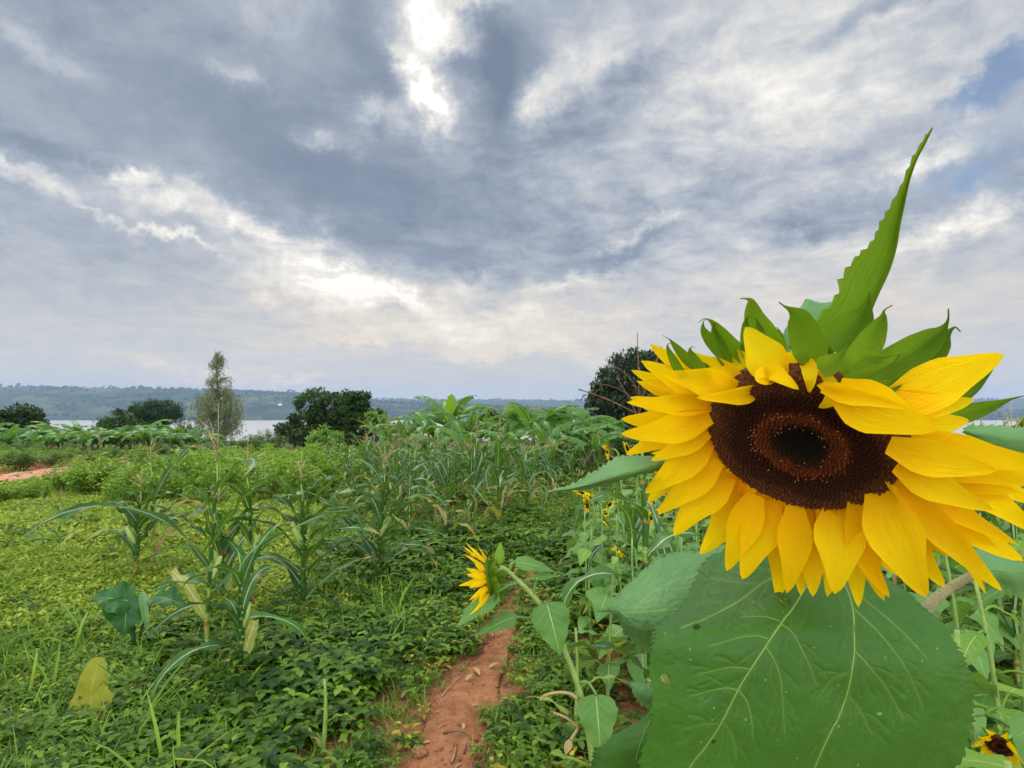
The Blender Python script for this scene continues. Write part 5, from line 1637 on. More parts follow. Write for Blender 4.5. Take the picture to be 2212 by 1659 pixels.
def big_sunflower():
    r = np.random.default_rng(800)
    C = c4(985, 866, D0)
    gx, gy = C[0] + .06, C[1] + .30
    g = np.array([gx, gy, float(height(gx, gy))])
    T = empty('sunflower', g, 'huge yellow sunflower head with dark brown centre bowed towards the viewer', 'sunflower')
    vw = unit(CAM - C)
    e1 = unit(RT * math.cos(R(17)) - UPV * math.sin(R(17)))
    e1 = unit(e1 - vw * (e1 @ vw))
    e2 = np.cross(e1, vw)
    e2 = e2 if e2 @ UPV < 0 else -e2
    tau = R(45)
    n = unit(vw * math.cos(tau) + e2 * math.sin(tau))
    f2 = unit(np.cross(n, e1))
    Rd = 446 * K4 * D0
    def on_disk(x, y, push=0.0):
        rr = ray(*c4(x, y))
        s_ = ((C - n * push - CAM) @ n) / (rr @ n)
        return CAM + rr * s_, s_
    b = MB()
    disk_mesh(b, C - n * .012, n, e1, f2, Rd, .012, 1700, r)
    b.build('disk', M_FLORETS, T)
    th = np.linspace(0, 2 * math.pi, 49)
    rr, zz = np.array([.97, .98, .93, .76, .42, .14]), np.array([-.014, -.022, -.032, -.042, -.055, -.075])
    P = C + (rr[:, None, None] * Rd) * (np.cos(th)[None, :, None] * e1 + np.sin(th)[None, :, None] * f2) + n * zz[:, None, None]
    MB().grid(P, tint=.35).build('receptacle', M_RECEPT, T)
    # petals: root x,y  tip x,y  width, tip distance offset, bulge, curl, cup   (photo crop units)
    PET = [
        # left side, back row first
        (560, 690, 160, 782, 130, .030, .04, 0, .3), (575, 640, 186, 634, 92, .015, .05, .0, .35), (600, 610, 274, 533, 92, .030, .05, 0, .3), (690, 560, 352, 502, 130, .010, .07, .0, .3), (720, 530, 465, 398, 125, .030, .06, 0, .3),
        (800, 520, 640, 368, 120, .020, .05, 0, .3), (900, 515, 742, 282, 165, .012, .05, 0, .25), (800, 566, 512, 612, 78, -.012, .09, 0, .6), (545, 735, 182, 880, 105, .028, .03, 0, .3), (552, 770, 300, 908, 90, .020, .05, 0, .3),
        (555, 800, 272, 1060, 135, .016, .05, 0, .3), (575, 860, 282, 1106, 110, .022, .04, 0, .3), (600, 905, 333, 1155, 125, .018, .05, 0, .3), (650, 975, 408, 1262, 150, .010, .05, -.02, .35), (725, 1030, 528, 1350, 140, .006, .05, -.03, .35),
        # bottom
        (780, 1075, 655, 1424, 135, .012, .05, 0, .3), (860, 1110, 728, 1464, 150, .004, .05, 0, .3), (905, 1125, 893, 1552, 125, .022, .02, 0, .3), (975, 1130, 936, 1528, 130, .006, .04, 0, .3), (1020, 1140, 1002, 1540, 110, .022, .02, 0, .3),
        (1070, 1140, 1058, 1545, 130, .002, .05, 0, .3), (1120, 1140, 1125, 1545, 120, .022, .02, 0, .3), (1185, 1125, 1160, 1532, 185, -.006, .05, 0, .3), (1240, 1120, 1272, 1594, 120, .022, .02, 0, .3), (1265, 1105, 1418, 1548, 110, .014, .03, 0, .3),
        (1300, 1095, 1392, 1562, 105, .024, .02, 0, .3), (1330, 1085, 1430, 1420, 85, .004, .05, 0, .35), (1385, 1060, 1588, 1548, 205, -.008, .05, 0, .25), (1410, 1050, 1676, 1502, 130, .022, .03, 0, .3),
        # right
        (1450, 1010, 1838, 1415, 150, -.004, .05, -.02, .3), (1475, 1020, 1945, 1518, 120, .014, .04, 0, .3), (1500, 1060, 1866, 1530, 70, .022, .04, 0, .4), (1455, 960, 2046, 1378, 150, .004, .05, 0, .3), (1470, 930, 1905, 1140, 130, -.010, .06, 0, .3),
        (1480, 900, 2130, 1262, 160, .018, .04, 0, .3), (1470, 880, 2140, 1120, 130, .012, .05, 0, .3), (1430, 830, 1920, 955, 150, -.012, .06, 0, .3), (1420, 800, 2120, 930, 150, .014, .05, 0, .3), (1400, 720, 1790, 720, 140, .004, .06, 0, .3),
        (1390, 650, 1940, 415, 205, .022, .06, .02, .2), (1350, 610, 1812, 622, 130, .006, .06, 0, .35), (1180, 560, 1650, 765, 205, -.028, .07, -.02, .3), (1110, 550, 1512, 662, 80, -.036, .10, 0, .8),
        (1420, 880, 1560, 1180, 100, .010, .05, 0, .3)]
    for i, (x0, y0, x1, y1, w, dz, bul, cur, cup) in enumerate(PET):
        # root pulled a little under the disk's rim
        p0, s0 = on_disk(x0 + (990 - x0) * .04, y0 + (848 - y0) * .04, -.014 if dz < -.009 and i > 25 else .006 + .006 * (i % 3))
        p1 = c4(x1, y1, s0 + dz + r.normal(0, .003))
        v = unit(CAM - (p0 + p1) / 2)
        nr = v + .45 * n + r.normal(0, .12, 3)
        b = MB()
        petal(b, p0, p1, w * K4 * s0 * 1.08, nr, bul, cur, cup, 17, r.uniform(.15, .85), wob=r.normal(0, .03), r=r)
        b.build('petal', M_PETAL, T)
    # a back row that closes the gaps
    for i in range(44):
        a = R(-20) + i * R(222) / 43 + r.normal(0, .03)
        dcol = math.cos(a) * e1 + math.sin(a) * f2 * (1 if f2 @ UPV < 0 else -1)
        p0 = C + dcol * Rd * .97 - n * .016
        L = .082 * r.uniform(.80, 1.02)
        p1 = p0 + unit(dcol - n * r.uniform(.05, .4) + np.array([0, 0, -.25])) * L
        b = MB()
        petal(b, p0, p1, .022 * r.uniform(.8, 1.2), n + .5 * vw + r.normal(0, .15, 3), .03, 0, .3, 11, r.uniform(.1, .6))
        b.build('petal', M_PETAL, T)
    # petals curled in over the top of the disk
    def curl(pts, w, name='petal', mat=M_PETAL, tw=0.0, tint=.5):
        P = smoothline([c4(x, y, d) for x, y, d in pts], 18)
        u = np.linspace(0, 1, 18)
        wd = w * K4 * D0 * .5 * np.clip(u * 2.5 + .45, 0, 1) * np.clip((1 - u) * 2, 0, 1) ** .6
        nr = np.array([unit(CAM - p) for p in P])
        tg = np.gradient(P, axis=0)
        tg /= np.linalg.norm(tg, axis=1)[:, None]
        sv = np.cross(tg, nr)
        an = tw * (u - .3)
        nr = nr * np.cos(an)[:, None] + sv * np.sin(an)[:, None]
        b = MB()
        b.grid(leaf_surface(P, nr, wd, wd, 3, fold=0, cup=.3), tint=tint)
        b.build(name, mat, T)
    dt = D0 - .035
    curl([(955, 500, dt + .03), (960, 470, dt + .012), (1000, 430, dt + .006), (1038, 382, dt + .01)], 130, tw=.6, tint=.7)
    curl([(1010, 430, dt + .012), (1040, 470, dt - .002), (1048, 530, dt - .008), (1040, 590, dt - .004)], 62, tw=.8, tint=.4)
    curl([(800, 515, dt + .012), (860, 490, dt - .002), (920, 525, dt - .006), (994, 574, dt - .002)], 70, tw=-.8, tint=.55)
    curl([(900, 520, dt + .018), (840, 500, dt + .002), (815, 520, dt - .004), (850, 552, dt - .002)], 60, tw=.5, tint=.3)
    curl([(1060, 520, dt + .02), (1110, 530, dt - .006), (1150, 590, dt - .012), (1125, 635, dt - .012), (1085, 660, dt - .008)], 72, tw=-1.0, tint=.6)
    curl([(1070, 545, dt + .012), (1090, 510, dt - .004), (1128, 512, dt - .004), (1165, 606, dt - .002)], 58, tw=.6, tint=.25)
    # bracts: middle line in crop units with distance, widest width, colour tone
    z = D0 - .01
    BR = [([(580, 500, z + .03), (480, 440, z + .03), (415, 372, z + .03), (385, 338, z + .03), (354, 322, z + .03)], 74, .2), ([(650, 420, z + .03), (585, 350, z + .03), (548, 300, z + .03), (545, 262, z + .03), (556, 248, z + .03)], 82, .3),
          ([(800, 460, z + .02), (690, 380, z + .02), (620, 300, z + .02), (585, 258, z + .02), (552, 244, z + .02), (522, 262, z + .02)], 92, .25), ([(890, 430, z + .02), (830, 330, z + .02), (785, 240, z + .02), (768, 165, z + .02), (745, 150, z + .02), (718, 150, z + .02)], 165, .55),
          ([(1160, 400, z + .025), (1220, 320, z + .03), (1290, 230, z + .03), (1318, 150, z + .03), (1322, 118, z + .03)], 230, .15), ([(1060, 440, z), (1030, 340, z), (990, 240, z), (960, 205, z), (925, 185, z), (898, 165, z)], 165, .45),
          ([(1240, 480, z), (1310, 380, z), (1355, 300, z), (1385, 240, z), (1392, 205, z), (1430, 180, z)], 140, .6), ([(1340, 520, z + .01), (1480, 430, z + .015), (1600, 350, z + .015), (1660, 300, z + .015), (1690, 250, z + .015), (1692, 196, z + .015)], 185, .3),
          ([(1400, 560, z + .012), (1540, 480, z + .016), (1640, 380, z + .018), (1680, 320, z + .018), (1722, 284, z + .018), (1750, 305, z + .018)], 160, .35), ([(1085, 480, z - .012), (1150, 450, z - .014), (1200, 400, z - .012), (1228, 352, z - .01)], 105, .75),
          ([(1190, 500, z - .006), (1300, 430, z - .006), (1400, 420, z - .004), (1470, 412, z)], 90, .7), ([(1230, 530, z - .004), (1330, 500, z - .004), (1420, 460, z), (1468, 412, z + .004)], 105, .55),
          ([(1340, 575, z), (1420, 560, z), (1490, 520, z + .004), (1560, 470, z + .01)], 80, .5), ([(1200, 520, z - .012), (1270, 535, z - .016), (1345, 562, z - .014)], 34, .8), ([(1330, 590, z - .012), (1400, 570, z - .012), (1475, 582, z - .01)], 40, .7),
          ([(1560, 660, z + .05), (1760, 590, z + .055), (1880, 500, z + .06), (1936, 424, z + .06)], 120, .25), ([(1600, 720, z + .05), (1760, 690, z + .05), (1900, 650, z + .05), (2000, 615, z + .05), (2120, 592, z + .05)], 120, .35),
          ([(1700, 960, z + .06), (1800, 990, z + .06), (1920, 1008, z + .06), (2040, 1012, z + .06)], 60, .4), ([(420, 650, z + .07), (330, 610, z + .07), (270, 585, z + .07)], 40, .6), ([(470, 520, z + .07), (400, 500, z + .07), (350, 488, z + .07), (330, 470, z + .07)], 60, .6),
          ([(560, 760, z + .08), (420, 720, z + .08), (340, 690, z + .08)], 60, .5), ([(1500, 1150, z + .06), (1650, 1180, z + .06), (1800, 1260, z + .06)], 90, .4)]
    for i in range(13):      # narrow bracts of the inner whorls between the broad ones
        x = 470 + i * 92 + r.uniform(-25, 25)
        y = float(np.interp(x, [480, 700, 900, 1100, 1300, 1500, 1700], [520, 440, 410, 430, 465, 520, 590]))
        ax = (x - 1000) / 620
        hx, hy, dd = ax * r.uniform(60, 150), -r.uniform(90, 190) * (1 - .35 * abs(ax)), z + .022 + r.uniform(-.006, .008)
        sw = r.choice([-1, 1]) * r.uniform(8, 26)
        BR.append(([(x, y, dd), (x + hx * .4, y + hy * .45, dd), (x + hx * .75, y + hy * .85, dd), (x + hx + sw * .3, y + hy * 1.15, dd), (x + hx + sw, y + hy * 1.3, dd), (x + hx + sw * 2, y + hy * 1.27, dd)], r.uniform(48, 84), r.uniform(.1, .6)))
    for bi, (pts, w, tone) in enumerate(BR):
        sh_ = -.042 if bi in (9, 10, 11, 12, 13, 14) else (-.022 if 4 <= bi <= 8 else 0)
        pts = [(x, y, d + sh_) for x, y, d in pts]
        nn = 22
        P = smoothline([c4(x, y, d) for x, y, d in pts], nn)
        wd = w * .9 * K4 * D0 * .5 * prof(BRACTP, nn)
        nr = np.array([unit(CAM - p) for p in P])
        b = MB()
        uu = np.linspace(0, 1, nn)
        b.grid(leaf_surface(P, nr, wd, wd, 3, fold=.3, cup=.3), tint=np.repeat(np.clip(tone + .42 - 1.0 * uu, 0, 1), 7))
        b.build('bract', M_BRACT, T)
    # stem arching over behind the head
    hb = C - n * .07
    st = smoothline([hb + n * .02, hb - n * .03 + [.0, .01, .005], hb + [.015, .10, .0], hb + [.03, .17, -.10], np.array([gx - .01, gy - .02, C[2] - .32]), np.array([gx, gy, C[2] - .75]), np.array([gx, gy, g[2] - .02])], 46)
    MB().tube(st, np.interp(np.linspace(0, 1, 46), [0, .1, .3, 1], [.022, .014, .013, .018]), 12, .5).build('stem', M_SUNSTEM, T)
    def near_stem(zv):
        return st[np.argmin(np.abs(st[20:, 2] - zv)) + 20]
    # ---- leaves
    def dense(pts, k=12):
        return smoothline(np.asarray(pts, float), k * len(pts))
    def branches(main, spacing, length, ang, rr_, bend=.35):
        """side veins leaving a main vein on both sides, curving towards the tip"""
        P = dense(main, 30)
        L = np.concatenate([[0], np.cumsum(np.linalg.norm(np.diff(P, axis=0), axis=1))])
        out, s_, sd = [], spacing * .5, 1
        while s_ < L[-1] * .96:
            i = int(np.searchsorted(L, s_))
            i = min(max(i, 1), len(P) - 2)
            t = unit(P[i + 1] - P[i - 1])
            a0 = math.atan2(t[1], t[0]) + sd * ang
            ln = length * (1 - .6 * s_ / L[-1]) * rr_.uniform(.7, 1.2)
            q = [P[i]]
            for j in range(8):
                a0 -= sd * bend / 8
                q.append(q[-1] + ln / 8 * np.array([math.cos(a0), math.sin(a0)]))
            out.append(np.array(q))
            sd = -sd
            s_ += spacing * rr_.uniform(.35, .65)
        return out
    def vein_field(grid, levels, conv, bulge):
        """pucker the blade between its veins; returns grid and a vein mask for the tint"""
        flat = grid.reshape(-1, 3)
        X, Y = proj(flat)
        mask, dall = np.zeros(len(flat)), np.full(len(flat), 1e9)
        for lines, w, reach in levels:
            for ln in lines:
                q = np.array([proj(conv(x, y, .5)) for x, y in ln])
                lo, hi = q.min(0) - 60, q.max(0) + 60
                sel = np.where((X > lo[0]) & (X < hi[0]) & (Y > lo[1]) & (Y < hi[1]))[0]
                if not len(sel):
                    continue
                p = np.stack([X[sel], Y[sel]], 1)
                dm = np.full(len(sel), 1e9)
                for a_, b_ in zip(q[:-1], q[1:]):
                    ab = b_ - a_
                    t = np.clip(((p - a_) @ ab) / (ab @ ab + 1e-9), 0, 1)
                    dm = np.minimum(dm, np.linalg.norm(p - a_ - t[:, None] * ab, axis=1))
                mask[sel] = np.maximum(mask[sel], np.exp(-(dm / w) ** 2) * reach)
                dall[sel] = np.minimum(dall[sel], dm / reach)
        nrm = np.cross(np.gradient(grid, axis=0).reshape(-1, 3), np.gradient(grid, axis=1).reshape(-1, 3))
        nrm /= np.linalg.norm(nrm, axis=1)[:, None] + 1e-12
        sg = np.sign(np.sum(nrm * (CAM - flat), axis=1))
        h = bulge * (1 - np.exp(-np.minimum(dall, 120) / 26))
        return (flat + nrm * (sg * h)[:, None]).reshape(grid.shape), mask
    def vein(par, grid, pts, w0, w1, conv, lift=.0004):
        """a raised vein laid on a leaf's surface, following points given in crop units"""
        flat = grid.reshape(-1, 3)
        X, Y = proj(flat)
        Q = []
        for x, y in dense(pts, 7):
            px, py = proj(conv(x, y, .5))
            i = int(np.argmin((X - px) ** 2 + (Y - py) ** 2))
            Q.append(flat[i])
        Q = np.array(Q)
        for _ in range(3):
            Q[1:-1] = (Q[:-2] + 2 * Q[1:-1] + Q[2:]) / 4
        Q = smoothline(Q, 2 * len(Q))
        Q = Q + np.array([unit(CAM - q) for q in Q]) * lift
        MB().tube(Q, np.linspace(w0, w1, len(Q)) * .43, 6, .6).build('vein', M_VEIN, par)
    def sec(conv, *ps):
        return [conv(*p) for p in ps]
    big = [sec(c2, (830, 60, .66), (1130, 90, .60), (1430, 190, .60)), sec(c2, (705, 150, .65), (1100, 190, .585), (1490, 270, .585)), sec(c2, (612, 205, .63), (1060, 270, .56), (1570, 345, .565)), sec(c2, (545, 320, .605), (1010, 380, .535), (1690, 450, .545)),
           sec(c2, (475, 440, .57), (1000, 480, .512), (1790, 540, .525)), sec(c2, (368, 545, .522), (1010, 560, .497), (1850, 620, .510)), sec(c2, (345, 625, .503), (1050, 650, .492), (1900, 710, .502)), sec(c2, (330, 740, .502), (1080, 770, .488), (1935, 800, .50)),
           sec(c2, (338, 900, .50), (1110, 930, .486), (1945, 950, .50)), sec(c2, (330, 1050, .50), (1120, 1080, .485), (1918, 1090, .50)), sec(c2, (275, 1254, .505), (1100, 1254, .487), (1850, 1254, .503)), sec(c2, (330, 1500, .51), (1050, 1480, .492), (1650, 1500, .508)),
           sec(c2, (560, 1760, .515), (950, 1740, .50), (1300, 1760, .512)), sec(c2, (860, 1960, .515), (900, 1960, .515), (940, 1960, .515))]
    G = loft(big, 480, 261, teeth=46, tooth=.0032, ripple=.0026, seed=3)
    main = [[(1200, 190), (1110, 340), (1040, 450), (985, 520), (905, 640), (820, 770), (765, 860), (680, 1030), (600, 1150), (520, 1254), (420, 1420)],
            [(1200, 190), (1290, 300), (1345, 440), (1352, 600), (1352, 680), (1325, 850), (1270, 1010), (1240, 1060), (1150, 1260), (1060, 1500)],
            [(1200, 190), (1020, 260), (890, 320), (800, 390), (720, 440), (600, 500), (480, 545)]]
    second = [[(985, 528), (1040, 570), (1090, 660), (1120, 720), (1160, 820)], [(905, 640), (955, 720), (980, 800), (990, 900), (1000, 1080)], [(915, 600), (860, 586), (800, 590), (745, 602), (620, 640)],
              [(975, 512), (920, 492), (865, 488), (780, 490)], [(770, 862), (810, 920), (835, 1020), (838, 1110)], [(820, 752), (760, 745), (700, 748), (560, 780)], [(765, 860), (720, 850), (680, 852), (520, 890)],
              [(1355, 660), (1420, 730), (1470, 790), (1510, 840), (1600, 1000)], [(1350, 450), (1440, 530), (1520, 620), (1580, 700), (1640, 800), (1700, 950)], [(1300, 320), (1400, 400), (1500, 480), (1600, 570), (1720, 700)],
              [(1320, 880), (1380, 960), (1440, 1080)], [(1345, 760), (1250, 800), (1180, 880)], [(1010, 268), (900, 250), (780, 230), (690, 215)], [(890, 320), (780, 320), (660, 300), (590, 300)], [(680, 1030), (600, 1030), (480, 1060)], [(690, 1010), (740, 1100), (760, 1200)]]
    rv = np.random.default_rng(77)
    third = [q for m_ in second for q in branches(m_, 120, 190, .85, rv, .7)] + [q for m_ in main for q in branches(m_, 150, 230, .8, rv, .7)]
    G, mask = vein_field(G, [([dense(m_) for m_ in main], 3.4, 1.0), ([dense(m_, 8) for m_ in second], 2.4, .75), (third, 1.8, .26)], c2, .0013)
    # the blade, with the holes insects have bitten in it
    b = MB().grid(G, tint=mask)
    X, Y = proj(b.V[0])
    qx, qy = X[b.Q[0]].mean(1), Y[b.Q[0]].mean(1)
    ok = np.ones(len(qx), bool)
    for hx, hy, hr in [(1003, 415, 9.0), (556, 541, 6.5), (398, 800, 8.5), (410, 815, 6.0), (1480, 980, 4.0), (640, 1120, 4.0)]:
        px, py = proj(c2(hx, hy, .5))
        ok &= np.hypot((qx - px) * .8, qy - py) + 1.5 * np.sin(qx * .9 + qy * 1.3) > hr
    b.Q[0] = b.Q[0][ok]
    o = b.build('leaf', M_BIGLEAF, T)
    o['label'] = 'big heart-shaped leaf hanging below the flower head'
    for i, m_ in enumerate(main):
        vein(o, G, m_, (.0017, .0014, .0011)[i], .0006, c2)
    for m_ in second[:10]:
        vein(o, G, m_, .00070, .0002, c2)
    ap = G[5, 130]
    b = MB().tube(smoothline([near_stem(ap[2] + .06), (near_stem(ap[2]) + ap) / 2 + [0, 0, .05], ap], 14), .0055, 8, .6)
    b.build('petiole', M_STALKHAIR, T)
    # leaf behind it, folded along its length: pale top, dark lower flank
    sb = [sec(c2, (58, 458, .66), (60, 461, .66), (62, 464, .66)), sec(c2, (135, 415, .665), (150, 450, .635), (155, 478, .65)), sec(c2, (205, 345, .675), (215, 468, .625), (190, 560, .655)), sec(c2, (330, 228, .70), (320, 470, .615), (262, 640, .66)),
          sec(c2, (425, 183, .72), (440, 462, .61), (360, 685, .66)), sec(c2, (620, 172, .73), (620, 440, .615), (520, 720, .66)), sec(c2, (800, 140, .73), (800, 420, .63), (760, 720, .66))]
    G2 = loft(sb, 260, 141, teeth=30, tooth=.0042, ripple=.003, seed=9)
    m2 = [[(62, 461), (215, 468), (320, 466), (440, 455), (560, 440), (700, 430)], [(320, 462), (400, 390), (480, 350), (620, 335)], [(220, 468), (300, 400), (400, 330), (500, 290), (600, 270)], [(300, 470), (360, 540), (440, 590), (520, 620)], [(430, 458), (480, 520), (540, 560)]]
    t2 = [q for m_ in m2 for q in branches(m_, 90, 130, .9, rv, .6)]
    G2, mk2 = vein_field(G2, [([dense(m_) for m_ in m2[:1]], 2.6, 1.0), ([dense(m_) for m_ in m2[1:]], 2.2, .7), (t2, 1.8, .28)], c2, .0016)
    o2 = MB().grid(G2, tint=mk2).build('leaf', M_PALELEAF, T)
    o2['label'] = 'pale leaf with a toothed edge reaching out left behind the big leaf'
    vein(o2, G2, [(62, 461), (215, 468), (320, 466), (440, 455), (560, 440)], .0006, .0013, c2)
    vein(o2, G2, [(320, 462), (400, 390), (480, 350), (560, 345)], .0008, .0004, c2)
    vein(o2, G2, [(220, 468), (300, 400), (400, 330), (500, 290)], .0007, .0003, c2)
    # long pointed leaf out to the left under the petals
    def c3(x, y, d):
        return at((2000 + .42194 * x) / 1.736, (1600 + .42194 * y) / 1.736, d)
    sl = [sec(c3, (104, 586, .56), (105, 587, .56), (106, 588, .56)), sec(c3, (240, 553, .555), (250, 563, .545), (255, 580, .55)), sec(c3, (370, 508, .55), (400, 535, .535), (420, 556, .545)), sec(c3, (540, 410, .545), (600, 480, .525), (600, 518, .54)), sec(c3, (640, 348, .545), (760, 430, .52), (760, 475, .535)),
          sec(c3, (790, 265, .55), (930, 372, .52), (960, 428, .535)), sec(c3, (960, 260, .55), (1100, 330, .525), (1120, 390, .535)), sec(c3, (1180, 290, .55), (1230, 300, .53), (1240, 325, .54)), sec(c3, (1330, 290, .55), (1340, 296, .55), (1345, 302, .55))]
    G3 = loft(sl, 110, 21, teeth=20, tooth=.003, ripple=.0012, seed=5)
    o3 = MB().grid(G3, tint=0.0).build('leaf', M_PALELEAF, T)
    o3['label'] = 'long pale pointed leaf sticking out left below the petals'
    vein(o3, G3, [(110, 587), (400, 535), (600, 480), (760, 430), (930, 372), (1100, 330)], .0004, .001, c3)
    # tall blade above the head
    lt = [(380, 1370), (510, 1255), (650, 1105), (705, 960), (780, 850), (860, 775), (905, 675), (965, 570), (1030, 440), (1090, 300), (1150, 190), (1201, 116)]
    rt_ = [(760, 1370), (825, 1235), (900, 1060), (960, 930), (1000, 800), (1020, 680), (1045, 560), (1075, 420), (1116, 300), (1162, 212), (1206, 120)]
    LT, RTt = smoothline([c5(x, y, .475) for x, y in lt], 24), smoothline([c5(x, y, .480) for x, y in rt_], 24)
    kk = 1 + np.linspace(0, .09, 24)[:, None]
    LT, RTt = CAM + (LT - CAM) * kk, CAM + (RTt - CAM) * kk
    secs = [(a, CAM + (a * .28 + b_ * .72 - CAM) * 1.02, b_) for a, b_ in zip(LT, RTt)]
    G4 = loft(secs, 200, 17, teeth=19, tooth=.0052, seed=7)
    G4[:, -1] = G4[:, -2] + (G4[:, -2] - G4[:, -3]) * .6
    o4 = MB().grid(G4, tint=.35).build('leaf', M_BRACT, T)
    o4['label'] = 'tall green blade pointing up above the flower head'
    gl = [sec(c5, (485, 1086, .585), (486, 1087, .585), (487, 1088, .585)), sec(c5, (440, 1160, .58), (500, 1140, .575), (560, 1108, .585)), sec(c5, (396, 1222, .575), (515, 1190, .57), (640, 1113, .585)), sec(c5, (360, 1290, .57), (525, 1250, .565), (690, 1190, .58)), sec(c5, (380, 1372, .565), (530, 1330, .56), (660, 1300, .57)), sec(c5, (480, 1480, .55), (530, 1470, .55), (580, 1460, .55))]
    G5 = loft(gl, 60, 17, teeth=26, tooth=.002, ripple=.001, seed=2)
    o5 = MB().grid(G5, tint=0.0).build('leaf', M_PALELEAF, T)
    vein(o5, G5, [(486, 1090), (505, 1160), (525, 1250), (530, 1330)], .0004, .0009, c5)
    for a_, b_ in [((508, 1170), (560, 1120)), ((520, 1220), (600, 1140)), ((526, 1265), (640, 1170)), ((508, 1180), (440, 1180)), ((520, 1230), (405, 1240)), ((527, 1280), (380, 1300))]:
        vein(o5, G5, [a_, ((a_[0] + b_[0]) / 2, (a_[1] + b_[1]) / 2), b_], .0005, .0002, c5)
    # lower left leaves cut by the picture's bottom edge
    ll = [sec(c2, (352, 930, .62), (354, 932, .61), (356, 934, .62)), sec(c2, (250, 1020, .64), (330, 1000, .61), (420, 980, .62)), sec(c2, (92, 1120, .65), (280, 1100, .60), (480, 1060, .62)), sec(c2, (20, 1250, .66), (250, 1220, .60), (500, 1200, .62)), sec(c2, (40, 1450, .66), (250, 1420, .61), (480, 1420, .63)), sec(c2, (200, 1650, .64), (240, 1650, .63), (300, 1650, .63))]
    G6 = loft(ll, 90, 25, teeth=26, tooth=.004, ripple=.003, seed=12)
    o6 = MB().grid(G6, tint=0.0).build('leaf', M_BIGLEAF, T)
    vein(o6, G6, [(355, 935), (330, 1000), (280, 1100), (250, 1220)], .0012, .0006, c2)
    l7 = [sec(c2, (215, 820, .68), (216, 822, .68), (218, 824, .68)), sec(c2, (290, 828, .68), (270, 860, .665), (245, 890, .67)), sec(c2, (360, 838, .68), (340, 890, .66), (300, 935, .67)), sec(c2, (470, 850, .67), (460, 920, .66), (440, 980, .67))]
    MB().grid(loft(l7, 40, 13, teeth=8, tooth=.003, ripple=.001), tint=0.0).build('leaf', M_PALELEAF, T)
    # right-hand leaf on its hairy petiole
    l8 = [sec(c2, (1900, 138, .66), (1940, 230, .62), (1985, 292, .62)), sec(c2, (2030, 172, .66), (2050, 240, .62), (2080, 345, .63)), sec(c2, (2212, 222, .67), (2200, 262, .63), (2212, 390, .64)), sec(c2, (2360, 280, .68), (2340, 310, .66), (2340, 380, .66)), sec(c2, (2480, 340, .69), (2481, 342, .69), (2482, 344, .69))]
    G8 = loft(l8, 60, 19, teeth=16, tooth=.003, ripple=.002, seed=4)
    o8 = MB().grid(G8, tint=0.0).build('leaf', M_PALELEAF, T)
    vein(o8, G8, [(1965, 262), (2060, 250), (2200, 265), (2330, 310)], .0012, .0006, c2)
    s0 = near_stem(C[2] - .17)
    MB().tube(smoothline([s0, c2(1560, 560, .66), c2(1705, 462, .645), c2(1780, 385, .64), c2(1860, 330, .635), c2(1965, 270, .622)], 20), np.linspace(.0075, .0042, 20), 9, .5).build('petiole', M_STALKHAIR, T)
    l9 = [sec(c4, (1760, 755, .60), (1762, 765, .60), (1764, 775, .60)), sec(c4, (1900, 748, .62), (1890, 790, .60), (1880, 850, .61)), sec(c4, (2046, 758, .64), (2030, 800, .61), (2040, 890, .62)), sec(c4, (2250, 800, .66), (2240, 840, .64), (2230, 880, .64)), sec(c4, (2350, 850, .67), (2351, 851, .67), (2352, 852, .67))]
    MB().grid(loft(l9, 50, 15, teeth=12, tooth=.003, ripple=.002, seed=6), tint=0.0).build('leaf', M_PALELEAF, T)
big_sunflower()

# ------------------------------------------------------------------ odd plants and litter of the foreground
M_TARO = leaf_mat('taro_leaf', srgb(28, 76, 22), srgb(58, 106, 40), .2, .5, .3, srgb(100, 150, 40), srgb(110, 146, 80), .04, veins=5, vcol=srgb(96, 136, 70), nscale=10)
def taro():
    g = ground_at(290, 1420)
    d = (g - CAM) @ FWD
    t = empty('taro_plant', g, 'taro plant with big arrow-shaped leaves, one showing its pale curled underside', 'taro plant')
    r = np.random.default_rng(900)
    q = lambda x, y, dd=0: at(x, y, d + dd)
    for bs, tp, w, mat, up in [((285, 1300), (195, 1292), .17, M_TARO, .9), ((275, 1290), (268, 1375), .18, M_TARO, .5), ((335, 1290), (400, 1310), .13, M_TARO, 1.2)]:
        A, B = q(*bs), q(*tp, -.08)
        b = MB()
        heart_leaf(b, A, B, w * 1.5, view_n(A, up), sag=.08, fold=.25, tint=.25, n=20, cols=4, teeth=0, ripple=.07)
        b.tube(arc(g, A, [0, 0, .05], 8), np.linspace(.011, .006, 8), 6, .2)
        b.build('leaf', mat, t)
    b = MB()
    heart_leaf(b, q(308, 1278), q(318, 1372, -.05), .06, view_n(q(308, 1278), .1), sag=.1, fold=.5, tint=.5, n=14, cols=3, teeth=0)
    b.build('curled_leaf', M_PALELEAF, t)
taro()
